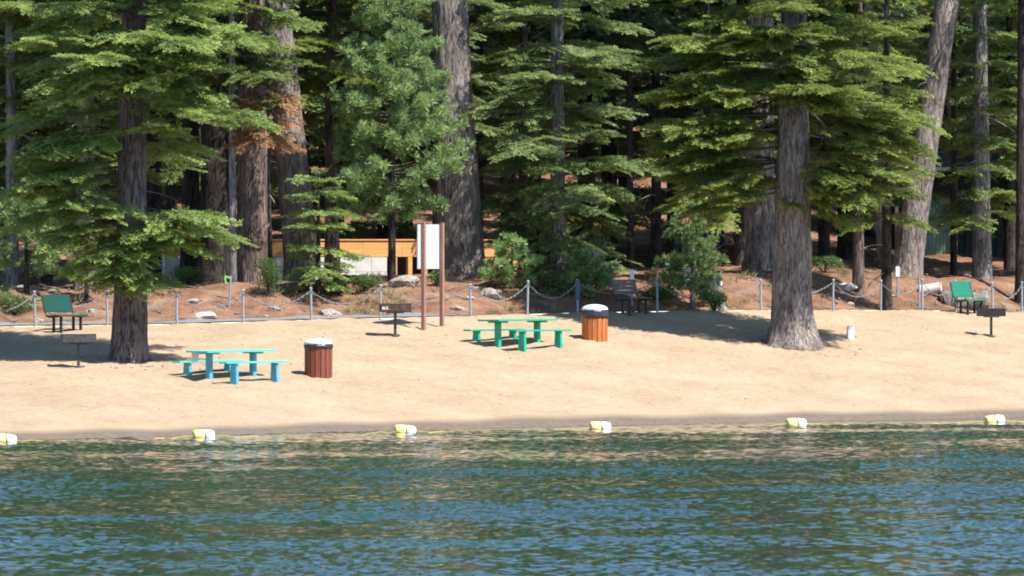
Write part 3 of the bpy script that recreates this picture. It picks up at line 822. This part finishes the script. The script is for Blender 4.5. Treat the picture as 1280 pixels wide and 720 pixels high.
# log lying behind the green bench
c = at(1205, 220.5); c.z += .20
b = MB(); rr = random.Random(3); pts = [(-.78 + .13 * i, .02 * math.sin(i), .03 * math.sin(i * .8)) for i in range(13)]
b.tube(pts, [.36 + .03 * math.sin(i * 1.9) for i in range(13)], 20, 0, False)
for k in range(26):
    x = rr.uniform(-.75, .75); a = rr.uniform(-.4, 1.6); q = Vector((x, -.36 * math.cos(a), .36 * math.sin(a)))
    b.tube([q, q * 1.0 + Vector((rr.uniform(-.1, .1), -.06, rr.uniform(-.1, .1)))], [.03, .006], 5, 0)
for e, i in ((-1, 0), (1, 12)): b.lathe([(.36, 0), (.0001, 0.004)], 20, (0, 0, 0), 1) if False else None
n0 = len(b.v); R = .345
for sx_, xx in ((-1, -.79), (1, .79)):
    V = [(xx, R * math.cos(2 * PI * k / 20), R * math.sin(2 * PI * k / 20)) for k in range(20)]
    b.add(V, [tuple(range(20)) if sx_ > 0 else tuple(range(20))[::-1]], 1)
tag(b.build('log', [M['log'], M['logend']], None, c, smooth=False, rz=.12), 'thick weathered grey log lying behind the bright green bench', 'log')
c = at(1163, 221); c.z += .12
b = MB(); b.tube([(-.35, .0, -.05), (0, 0, 0), (.36, .02, .08)], [.22, .21, .20], 20, 0, False)
for xx, zz, sg, R in ((-.352, -.05, -1, .21), (.365, .08, 1, .19)):
    b.add([(xx, R * math.cos(2 * PI * k / 20), zz + R * math.sin(2 * PI * k / 20)) for k in range(20)], [tuple(range(20)) if sg > 0 else tuple(range(20))[::-1]], 0)
tag(b.build('log_section', M['logend'], None, c, rz=-.25), 'pale peeled log section touching the weathered log behind the fence', 'log')

# floats on a rope
bu = [(-238, 553.5), (6, 549), (254, 543.5), (506, 537.5), (750, 533), (995, 528.5), (1243, 524.5), (1490, 520)]
def buoy(px, py, label):
    d = FPX * EYE / (py + 3.5 - HOR); x = (px - 640) * d / FPX
    t = empty('float', (x, d, .05), label, 'float', 'floats on the swim line', math.radians(rnd.uniform(8, 30))); t.rotation_euler.y = math.radians(rnd.uniform(-7, 7)); t.rotation_euler.x = rnd.uniform(0, 6)
    R = .165; L = .29
    prof = lambda s: [(.045, s * L), (.12, s * L * .98), (.145, s * L * .9), (.158, s * L * .5), (R, s * .012)]
    a = MB(); a.lathe(prof(-1), 24); b = MB(); b.lathe(prof(1), 24)
    for m_, nm, mt in ((a, 'half', M['yellow']), (b, 'half', M['wfloat'])):
        m_.v = [(z, y, x_) for x_, y, z in m_.v]; m_.f = [f[::-1] for f in m_.f]
        o = m_.build('shell', mt, t, smooth=True); o['label'] = 'yellow end' if mt is M['yellow'] else 'white end'
    s = MB(); s.lathe([(R + .003, -.013), (R + .003, .013)], 24); s.v = [(z, y, x_) for x_, y, z in s.v]; s.build('seam', M['greysteel'], t)
    return Vector((x, d, .05))
FL = ['half yellow half white float cut by the left edge of the photo', 'yellow and white float in front of the turquoise picnic table',
      'yellow and white float below the signboard', 'yellow and white float below the orange trash bin', 'yellow and white float below the big front trunk',
      'yellow and white float nearest the right edge below the black grill']
bp_ = []
for i, (px, py) in enumerate(bu):
    if 0 < i < 7: bp_.append(buoy(px, py, FL[i - 1]))
    else:
        d = FPX * EYE / (py + 3.5 - HOR); bp_.append(Vector(((px - 640) * d / FPX, d, .05)))
b = MB()
for i in range(len(bp_) - 1):
    pts = [bp_[i].lerp(bp_[i + 1], k / 24) + Vector((0, -.10 * math.sin(k / 24 * PI * 2) * rnd.uniform(.7, 1), -.085 * math.sin(k / 24 * PI) + .016 * math.sin(k * 1.7 + i * 2))) for k in range(25)]
    pts = [Vector((p.x, p.y, max(p.z, -.02))) for p in pts]
    b.tube(pts, .012, 6)
tag(b.build('float_rope', M['rope'], None, None), 'thin yellow rope joining the floats on the water', 'rope')

# ------------------------------------------------------------------ trees
def tree(name, px, d, label, group=None, py=None, cat='tree'):
    c = at(px, d) if py is None else ground(px, py)
    return empty(name, c, label, cat, group), c

def px_s(d): return FPX / d     # pixels per metre at distance d

# front left fir
t, c = tree('fir_tree', 162, 0, 'big fir on the sand at the left with low spreading boughs', py=450)
make_trunk(t, 25, .50, .08, M['bark_r'], (.012, 0), flare=.30, seed=1, sticks=14, stick_z=(3, 9))
def gap_l(z, az, r):
    c_ = math.cos(az)
    if z < 6.3: return True
    return z < 7.4 and c_ < .3 and r.random() < .5
fir_crown(t, 25, 4.2, 4.2, M['fir'], 21, (.012, 0), step=.125, el=(-.20, .12), skip=gap_l, dens=1.1, pw=.6,
          boughs=[(5.3, 205, -4, 3.2), (5.0, 232, -6, 2.9), (4.7, 188, -10, 3.5), (4.6, 250, -8, 2.3), (4.3, 215, -14, 3.0), (4.0, 195, -14, 2.6), (3.7, 240, -14, 2.2), (5.4, 175, -5, 2.5),
                  (4.4, 330, -4, 2.9), (4.2, 350, -9, 3.2), (4.0, 312, -8, 2.3), (3.7, 340, -12, 2.3), (3.5, 300, -10, 1.6),
                  (2.9, 265, -20, 1.5), (2.8, 225, -22, 1.4), (2.7, 310, -18, 1.6), (2.6, 350, -10, 1.3), (3.0, 285, -24, 1.4), (2.5, 275, -26, 1.2), (3.6, 280, -22, 1.7), (3.4, 262, -26, 1.6), (4.0, 268, -20, 1.5), (8.6, 275, -14, 2.4), (9.0, 318, -8, 3.0), (9.8, 330, -6, 3.2), (10.4, 305, -8, 2.8), (8.2, 335, -6, 2.9), (8.9, 250, -14, 2.6), (9.3, 292, -14, 2.4), (8.3, 262, -18, 2.0), (9.6, 268, -14, 2.4), (3.3, 255, -24, 1.6), (5.8, 215, -8, 3.6), (5.6, 192, -6, 3.8), (3.2, 205, -16, 2.0), (6.6, 222, -8, 3.2), (6.2, 200, -4, 3.4)])  # high boughs at the right front are added to shade the trunk

# front right fir
t, c = tree('fir_tree', 990, 0, 'big fir on the sand at the right with thick flared trunk', py=431)
make_trunk(t, 20.5, .66, .07, M['bark'], (.004, 0), flare=.42, seed=5, sticks=10, stick_z=(4.5, 9), rough=.08)
def gap_r(z, az, r):
    front = abs((az - math.radians(268) + PI) % (2 * PI) - PI)
    return z < 4.8 or (z < 7.8 and front < .75) or (z < 7 and r.random() < .3)
fir_crown(t, 20.5, 4.6, 4.3, M['fir_y'], 33, (.004, 0), step=.122, skip=gap_r, dens=1.12, pw=.6, el=(-.20, .10),
          boughs=[(5.4, 5, -10, 2.8), (4.9, 342, -14, 2.3), (5.8, 20, -12, 3.2), (5.2, 325, -14, 2.5), (6.0, 350, -10, 3.7), (6.6, 8, -8, 3.7), (4.5, 350, -18, 1.9), (7.4, 15, -6, 3.9), (5.8, 312, -12, 2.6),
                  (5.2, 195, -4, 3.6), (4.8, 178, -6, 3.2), (5.0, 218, -8, 2.8), (5.7, 165, -3, 3.9), (5.6, 205, -6, 3.7), (6.2, 185, -4, 4.2), (6.8, 215, -4, 3.6), (6.5, 170, 0, 4.4), (7.2, 200, 0, 4.4), (8.2, 190, 2, 4.6), (8.8, 172, 4, 4.6), (9.4, 205, 4, 4.4), (7.8, 160, 2, 4.4), (4.5, 262, -6, .9), (8.4, 275, -18, 2.1), (8.8, 255, -16, 2.4), (9.2, 288, -16, 2.3), (9.5, 268, -14, 2.5), (8.2, 295, -16, 2.2), (9.9, 250, -14, 2.5), (7.9, 300, -10, 2.8)])

# middle fir with long tiered boughs behind the green table
t, c = tree('fir_tree', 697, 211, 'tall fir with long tiered boughs behind the green picnic table')
make_trunk(t, 21, .27, .05, M['bark_g'], (-.001, 0), flare=.15, seed=8, sticks=16, stick_z=(2, 9))
fir_crown(t, 21, .6, 3.4, M['fir_g'], 41, step=.145, dens=1.0, el=(-.30, .02), pw=.62)
# large trunk left of it
t, c = tree('pine_tree', 579, 210.5, 'massive grey trunk leaning slightly left behind the signboard')
make_trunk(t, 34, .70, .16, M['bark'], (-.055, 0), (.0005, 0), flare=.25, seed=12, sticks=6, stick_z=(7, 12), rough=.08)
fir_crown(t, 34, 16, 3.2, M['fir'], 51, (-.055, 0), (.0005, 0), step=.34, full=99, dens=.8)
# feathery young pine
t, c = tree('pine_tree', 490, 207, 'feathery young pine with blue green tufts left of the massive trunk')
make_trunk(t, 9.6, .13, .02, M['bark_d'], (-.004, 0), flare=.1, seed=14)
pine_crown(t, 9.8, 1.7, 2.15, 61, (-.004, 0), step=.06, pw=.5, R_t=.25)
# yellow-green fir behind the pine
t, c = tree('fir_tree', 415, 212.5, 'light green fir rising behind the feathery pine')
make_trunk(t, 23, .26, .05, M['bark_r'], (0, 0), flare=.15, seed=15, sticks=10)
fir_crown(t, 23, 5.6, 3.4, M['fir_y'], 63, step=.12, dens=1.0, pw=.5)
# the dark and ridged trunks at left centre
def big_trunk(px, d, w, label, mat, lean, seed, H=32, crown=15.0, leaf='fir', R=3.4, sticks=8, rough=.07, curve=(0, 0), flare=.25, step=.32):
    t, c = tree('pine_tree', px, d, label)
    make_trunk(t, H, w / 2, w * .13, mat, lean, curve, flare=flare, seed=seed, sticks=sticks, stick_z=(5, 12), rough=rough)
    fir_crown(t, H, crown, R, M[leaf], seed + 100, lean, curve, step=step, full=(99 if step > .2 else 14), dens=.8 if step > .2 else 1.0)
    return t
big_trunk(316, 207, 1.05, 'red brown ridged trunk between the black trunk and the tilted grey trunk', M['bark_r'], (-.004, 0), 16, crown=13)
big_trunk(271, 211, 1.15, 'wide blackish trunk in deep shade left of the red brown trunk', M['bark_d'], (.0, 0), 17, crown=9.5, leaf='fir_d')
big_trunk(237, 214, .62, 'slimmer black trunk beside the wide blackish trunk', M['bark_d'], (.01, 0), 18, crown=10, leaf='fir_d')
big_trunk(380, 209.8, 1.12, 'grey brown trunk tilted left above the orange boards', M['bark'], (-.10, 0), 19, crown=12)
big_trunk(291, 205, .26, 'slender pale trunk in front of the red brown trunk', M['bark_g'], (-.004, 0), 20, H=20, crown=5.9, R=2.7, flare=.05, step=.14)
# rusty dead branch cluster
t, c = tree('dead_fir', 338, 204.6, 'young fir with rust coloured dead top before the tilted trunk')
make_trunk(t, 7.0, .085, .02, M['bark_d'], (-.012, 0), flare=.05, seed=22, sticks=8, stick_z=(1, 6))
f = Foliage(71); r = f.r
for k in range(26):
    f.bough((-.05, 0, r.uniform(4.7, 6.3)), r.uniform(0, 2 * PI), r.uniform(-.5, -.1), r.uniform(.6, 1.25), -.2, .8)
f.build('crown', M['rust'], t)
# small dark fir in front
t, c = tree('young_fir', 398, 203.5, 'small dark green fir behind the fence left of the rusty grill')
make_trunk(t, 3.9, .09, .015, M['bark_d'], (.0, 0), flare=.1, seed=23)
fir_crown(t, 4.0, .45, 1.3, M['fir'], 73, step=.12, dens=1.1, el=(-.25, .05), pw=.7)
# right side trunks
big_trunk(1133, 224, 1.0, 'large trunk leaning far right above the log', M['bark'], (.138, 0), 24, crown=18, R=2.2, curve=(.0012, 0), leaf='fir_y', flare=.2)
big_trunk(949, 221, 1.05, 'broad pale trunk behind the big front right fir', M['bark'], (.004, 0), 25, crown=10, leaf='fir_d', rough=.1)
big_trunk(1073, 218.5, .40, 'slim brown trunk right of the big front right fir', M['bark_r'], (.0, 0), 26, H=18, crown=7.0, leaf='fir_y', R=2.4, flare=.08)
big_trunk(1105, 228, .46, 'grey trunk tilted left beside the leaning trunk', M['bark'], (-.06, 0), 27, H=24, crown=9, leaf='fir_y', R=3, flare=.1)
t, c = tree('fir_tree', 1228, 227, 'bluish fir with grey trunk before the green cabin')
make_trunk(t, 22, .34, .05, M['bark_g'], (-.01, 0), flare=.15, seed=28, sticks=12)
fir_crown(t, 22, 2.4, 2.2, M['fir'], 81, (-.01, 0), step=.20, dens=.9, pw=.5)
big_trunk(1192, 229, .24, 'thin dark trunk before the green cabin screen', M['bark_d'], (.0, 0), 29, H=16, crown=8, leaf='fir_g', R=1.8, flare=.05)
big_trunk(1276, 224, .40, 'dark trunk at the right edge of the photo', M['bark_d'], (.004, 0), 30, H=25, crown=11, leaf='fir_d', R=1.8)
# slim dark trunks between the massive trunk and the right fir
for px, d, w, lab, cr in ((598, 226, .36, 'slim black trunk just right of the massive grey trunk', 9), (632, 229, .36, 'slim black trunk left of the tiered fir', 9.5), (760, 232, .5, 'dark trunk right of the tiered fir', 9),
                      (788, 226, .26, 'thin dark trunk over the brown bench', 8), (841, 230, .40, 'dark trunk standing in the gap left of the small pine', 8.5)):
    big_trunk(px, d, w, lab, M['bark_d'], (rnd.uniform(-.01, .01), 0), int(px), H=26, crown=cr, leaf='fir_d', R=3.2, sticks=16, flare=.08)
big_trunk(106, 204, .62, 'pale trunk behind the left front fir', M['bark'], (.01, 0), 44, H=22, crown=7, R=3.2, leaf='fir')
big_trunk(16, 207, .42, 'grey trunk at the left edge of the photo', M['bark_g'], (-.008, 0), 45, H=24, crown=7.5, R=3.2, leaf='fir')
big_trunk(190, 217, .7, 'dark trunk seen through the boughs of the left front fir', M['bark_d'], (0, 0), 46, H=28, crown=9, R=4, leaf='fir_d')
# lit firs of the second row
for px, d, H, z0, R, leaf, lab in ((58, 210, 17, 2.2, 2.7, 'fir', 'middle sized fir behind the dark green bench'), (214, 221, 19, 3.5, 2.6, 'fir', 'fir between the black trunks and the left front fir'),
                                   (120, 205, 19, 4.0, 3.0, 'fir', 'fir close behind the left front fir trunk'), (884, 213, 15, 2.6, 2.0, 'fir_y', 'understory fir between the small pine and the right front fir'),
                                   (1108, 216, 15, 3.2, 1.7, 'fir_y', 'narrow yellow green fir between the right front fir and the leaning trunk'), (-40, 209, 18, 2.5, 3.0, 'fir', 'fir cut by the left edge of the photo'),
                                   (655, 224, 18, 4.0, 2.4, 'fir', 'fir in the second row between the massive trunk and the tiered fir'), (548, 222, 19, 5.5, 2.6, 'fir_g', 'fir behind the massive grey trunk and the feathery pine'),
                                   (925, 227, 18, 4.0, 2.6, 'fir', 'fir behind the broad pale trunk'), (1030, 230, 18, 3.0, 2.6, 'fir', 'fir in the second row behind the slim brown trunk'), (1262, 236, 18, 4.5, 2.4, 'fir', 'fir beside the green cabin at the right edge'),
                                   (820, 228, 17, 6.0, 2.4, 'fir', 'fir with raised crown over the dark gap beside the tiered fir')):
    t, c = tree('fir_tree', px, d, lab)
    make_trunk(t, H, .012 * H, .03, M['bark_d'], flare=.1, seed=px + 3, sticks=8, stick_z=(1, 8))
    fir_crown(t, H, z0, R, M[leaf], px + 500, step=.14, dens=1.0, pw=.55)
# pines and shrubs along the bank
def small_pine(px, d, H, R, label, seed, mat=None, z0=.2, step=.05, trunk='bark_d'):
    t, c = tree('young_pine', px, d, label)
    make_trunk(t, H, .05 + .012 * H, .012, M[trunk], (0, 0), flare=.1, seed=seed)
    pine_crown(t, H, z0, R, seed, step=step, mat=mat, R_t=.20); return t
small_pine(866, 209.8, 3.3, 1.05, 'small pine right of the brown bench behind the fence', 91, None, .25, .05, 'bark_g')
small_pine(732, 208.5, 1.35, .95, 'low bushy pine behind the orange bin', 92, None, .1, .05)
small_pine(640, 207.5, 1.5, .9, 'low bushy pine right of the massive trunk', 93, None, .15, .06)
small_pine(33, 201.5, 3.4, 1.4, 'young pine behind the dark green bench', 94, None, .5, .055)
small_pine(108, 200.5, 1.7, .9, 'short pine between the dark green bench and the front fir', 95, M['fir'], .5, .06)
small_pine(672, 214, 2.4, 1.0, 'young pine under the tiered fir', 96, M['fir_g'], .3, .06)
def shrub(px, d, rx, h, label, seed, n=1600, mat='shrub'):
    t, c = tree('shrub', px, d, label, cat='shrub')
    f = Foliage(seed); r = f.r
    for k in range(9):
        a = r.uniform(0, 2 * PI); q = r.uniform(.1, .75); p = Vector((math.cos(a) * rx * q, math.sin(a) * rx * q, h * r.uniform(.25, .8)))
        f.mb.tube([(0, 0, -.05), p * .5 + Vector((0, 0, .08)), p], [.02, .014, .006], 5, 0, False)
        f.clump(p, (rx * .42, rx * .42, h * .3), n // 9, .085)
    f.build('foliage', M[mat], t); return t
shrub(335, 202.5, .75, 1.15, 'leafy bush at the foot of the red brown trunk', 101)
shrub(20, 199, .95, .85, 'round shrub at the left edge behind the fence', 102, 2200)
shrub(458, 204.5, .6, .5, 'low shrub beside the rusty grill behind the fence', 103)
shrub(545, 207, .4, .55, 'tiny shrub behind the signboard', 104, 600)
shrub(893, 208.8, .6, .6, 'low green bush at the foot of the white bollard', 105)
shrub(826, 210.5, .6, .35, 'low bush between the brown bench and the small pine', 106)
shrub(690, 208.5, .8, .6, 'leafy bush below the tiered fir', 107, 1600, 'shrub')
shrub(235, 207, .8, .5, 'low leafy bush at the foot of the slimmer black trunk', 110)
shrub(1030, 222, 1.0, .5, 'leafy bush in the shade between the slim brown trunk and the big front right fir', 111, 1800)
shrub(155, 206, .8, .6, 'leafy bush behind the left front fir', 112)
shrub(985, 216, 1.1, .35, 'ground hugging green bush behind the big front right fir', 108)
shrub(425, 204, .5, .6, 'small bush right of the small dark fir', 109)

# trees deep in the forest: a few kinds, copied
protos = []
for k, (leaf, H, z0, R) in enumerate((('fir_d', 24, 1.6, 3.6), ('fir', 22, 2.2, 3.2), ('fir_d', 27, 3.2, 4.2), ('fir_g', 20, 1.4, 3.0))):
    t = empty('conifer', (0, 0, 0), 'conifer standing deep in the shaded forest behind the beach', 'tree', 'conifers deep in the forest')
    make_trunk(t, H, .30, .05, M['bark_d'], flare=.1, seed=200 + k, sticks=14, top=2)
    fir_crown(t, H, z0, R, M[leaf], 210 + k, step=.27, dens=.75, pw=.6, full=99)
    protos.append(t)
spots = []
rs = random.Random(5)
for d in (232, 240, 249, 259, 270, 282):
    half = 760 * d / FPX
    x = -half + rs.uniform(0, 2)
    while x < half:
        px = 640 + x * FPX / d
        gap = (770 < px < 850 and d < 262) or (590 < px < 645 and d < 245) or (1100 < px < 1265 and d < 255)
        if not gap: spots.append((x + rs.uniform(-.8, .8), d + rs.uniform(-3, 3)))
        x += rs.uniform(2.6, 4.4) * (1 if d > 240 else 1.15)
used = [0, 0, 0, 0]
for i, (x, y) in enumerate(spots):
    k = rs.choice((0, 0, 2, 1, 1, 3))
    o = protos[k] if not used[k] else copy_tree(protos[k]); used[k] = 1
    o.location = (x, y, tz(x, y)); o.rotation_euler = (0, 0, rs.uniform(0, 6.28)); s = rs.uniform(.85, 1.2); o.scale = (s, s, s)
for k in range(4):
    if not used[k]:
        o = protos[k]; o.location = (0, 288, tz(0, 288))

# the wood behind all of them, one dark mass
f = Foliage(300, True); r = f.r
for k in range(75):
    x = -34 + 68 * (k + r.random()) / 75; y = r.uniform(298, 318); z = tz(x, y); H = r.uniform(20, 28)
    f.mb.tube([(x, y, z - .3), (x, y, z + H * .9)], [.3, .06], 8, 0, False)
    zz = z + r.uniform(.5, 2.0)
    while zz < z + H:
        u = (zz - z) / H; L = 3.4 * (1 - u) ** .7 + .4
        a = r.uniform(0, 2 * PI)
        f.frond((x, y, zz), a, r.uniform(-.35, 0), min(2.6, L), -.1); f.frond((x + math.cos(a) * L * .45, y + math.sin(a) * L * .45, zz - .25), a + r.uniform(-.5, .5), -.3, min(2.4, L * .6), -.1)
        zz += .34
wood = f.build('far_forest', M['fir_d'], None); wood['kind'] = 'stuff'; tag(wood, 'far dark wood of conifers closing the view', 'forest')

# ------------------------------------------------------------------ rocks, sticks, grass on the bank
def rock_mesh(seed, mat):
    bm = bmesh.new(); bmesh.ops.create_icosphere(bm, subdivisions=3, radius=1)
    for v in bm.verts:
        n_ = mnoise.noise(v.co * 1.3 + Vector((seed * 7.1, 0, 0))) * .45 + mnoise.noise(v.co * 3.1 + Vector((0, seed * 3.3, 0))) * .18
        v.co *= 1 + n_
        v.co.z *= .6
    me = bpy.data.meshes.new('rock'); bm.to_mesh(me); bm.free(); me.materials.append(mat); return me
rm = [rock_mesh(k, M['rock'] if k < 4 else M['rockp']) for k in range(6)]
named = [(412, 201.2, .34, 2, 'grey rock at the foot of the small dark fir'), (257, 199.5, .32, 4, 'pale flat rock below the wide blackish trunk'),
         (505, 206.3, .42, 0, 'big grey boulder left of the signboard'), (899, 209.6, .30, 5, 'pale pointed rock leaning on the fence behind the bank edge'),
         (1058, 218.3, .30, 4, 'pale rock at the foot of the slim brown trunk'), (612, 206.3, .38, 1, 'grey rock right of the massive trunk')]
for px, d, s, k, lab in named:
    c = at(px, d); o = bpy.data.objects.new('rock', rm[k]); COL.objects.link(o); o.location = c; o.scale = (s, s, s * (1.5 if k == 5 else 1)); o.rotation_euler = (0, 0, px)
    tag(o, lab, 'rock')
rs = random.Random(9)
for i in range(44):
    px = rs.uniform(-20, 1300); F0 = float(np.interp(px, [q[0] for q in _fp], [q[2] for q in _fp])); d = F0 + 1.4 + 7 * rs.random() ** 1.3
    c = at(px, d); o = bpy.data.objects.new('rock', rm[rs.randrange(4)]); COL.objects.link(o); s = rs.uniform(.06, .17); o.location = c; o.scale = (s * rs.uniform(.8, 1.5), s, s); o.rotation_euler = (0, 0, rs.uniform(0, 6))
    tag(o, 'small loose rock half buried in the dirt bank', 'rock', 'small rocks on the bank')
# fallen sticks and bark litter
b = MB()
for i in range(420):
    px = rs.uniform(-40, 1320); F0 = float(np.interp(px, [q[0] for q in _fp], [q[2] for q in _fp])); d = F0 + 1.0 + 16 * rs.random() ** 1.6
    c = at(px, d) + Vector((0, 0, .03)); a = rs.uniform(0, PI); L = rs.uniform(.15, .9)
    e = Vector((math.cos(a), math.sin(a), 0)) * L; p1 = c + e; p1.z = tz(p1.x, p1.y) + .05
    m_ = (c + p1) / 2; m_.z = tz(m_.x, m_.y) + .06
    b.tube([c, m_, p1], [rs.uniform(.012, .035), .015, .006], 5, 0)
o = b.build('sticks_litter', M['limb']); tag(o, 'fallen sticks and bark scattered over the dirt bank', 'litter', kind='stuff')
f = Foliage(401); r = f.r; g = np.random.default_rng(4)
for i in range(130):
    px = r.choice((r.uniform(-20, 1300), r.uniform(430, 520), r.uniform(800, 900), r.uniform(590, 700))); F0 = float(np.interp(px, [q[0] for q in _fp], [q[2] for q in _fp])); d = F0 + .9 + 7 * r.random()
    c = at(px, d); n_ = r.randint(20, 60); s = r.uniform(.12, .32)
    dd = g.normal(size=(n_, 3)) * .45 + np.array([0, 0, 1.0]); dd /= np.linalg.norm(dd, axis=1)[:, None]
    bb = np.array(c) + g.normal(size=(n_, 3)) * np.array([.16, .16, .0])
    f.q.append(quads_from(bb, dd, g.normal(size=(n_, 3)), s * g.uniform(.6, 1.2, n_), np.full(n_, .022)).reshape(-1, 3)); f.t.append(np.clip(g.uniform(0, .6, n_) + r.uniform(0, .4), 0, 1))
o = f.build('grass', M['grass']); tag(o, 'thin dry grass tufts on the dirt bank', 'grass', kind='stuff')
# cones and needles dropped on the sand
b = MB()
for i in range(90):
    px = rs.uniform(-30, 1310); x0 = (px - 640) / FPX
    S_ = float(np.interp(x0 * 180, SH_X, SH_Y)); F_ = float(np.interp(x0 * 205, F_X, F_Y)); y = S_ + 3 + (F_ - S_ - 3) * rs.random() ** .7; x = x0 * y
    z = tz(x, y) + .012; a = rs.uniform(0, PI); L = rs.uniform(.02, .08)
    b.tube([(x, y, z), (x + L * math.cos(a), y + L * math.sin(a), z + .01)], [rs.uniform(.008, .02), .007], 5, 0)
for (px, py, R0) in ((162, 450, .6), (990, 431, .85)):
    c = ground(px, py)
    for i in range(150):
        a = rs.uniform(0, 2 * PI); q = R0 + 1.6 * rs.random() ** 2; x = c.x + q * math.cos(a); y = c.y + q * math.sin(a); z = tz(x, y) + .008; a = rs.uniform(0, PI); L = rs.uniform(.03, .13)
        b.tube([(x, y, z), (x + L * math.cos(a), y + L * math.sin(a), z + .012)], [rs.uniform(.006, .014), .005], 4, 0)
o = b.build('cone_litter', M['cone']); tag(o, 'fallen cones and twigs scattered on the sand', 'litter', kind='stuff')

# ------------------------------------------------------------------ light, sky, camera
to_sun = Vector((.47, -.36, 1.0)).normalized()
el = math.asin(to_sun.z); az = math.atan2(to_sun.x, to_sun.y)
w = bpy.data.worlds.new('World'); scene.world = w; w.use_nodes = True
nt = w.node_tree; bg = nt.nodes['Background']
sky = nt.nodes.new('ShaderNodeTexSky'); sky.sky_type = 'NISHITA'; sky.sun_disc = False
sky.sun_elevation = el; sky.sun_rotation = az; sky.altitude = 1900; sky.air_density = 1.0; sky.dust_density = 0.05; sky.ozone_density = 4.5
nt.links.new(sky.outputs[0], bg.inputs[0]); bg.inputs[1].default_value = 0.135
sl = bpy.data.lights.new('sun', 'SUN'); sl.energy = 5.0; sl.angle = math.radians(.53); sl.color = (1, .97, .92)
so = bpy.data.objects.new('sun', sl); COL.objects.link(so); so.rotation_euler = to_sun.to_track_quat('Z', 'Y').to_euler(); so.location = (0, 100, 60)
cam = bpy.data.cameras.new('camera'); co = bpy.data.objects.new('camera', cam); COL.objects.link(co)
cam.sensor_width = 36; cam.lens = 36 * FPX / 1280; cam.clip_start = 1; cam.clip_end = 3000
cam.dof.use_dof = True; cam.dof.focus_distance = 201; cam.dof.aperture_fstop = 5.6
co.location = (0, 0, EYE); co.rotation_euler = (PI / 2 - math.atan(50 / FPX), 0, 0)
scene.camera = co
scene.view_settings.view_transform = 'Standard'; scene.view_settings.look = 'None'; scene.view_settings.gamma = 1
scene.view_settings.exposure = 1.12
scene.cycles.max_bounces = 6; scene.cycles.diffuse_bounces = 3; scene.cycles.glossy_bounces = 3; scene.cycles.transmission_bounces = 3
scene.cycles.filter_width = 1.9
scene.render.film_transparent = False
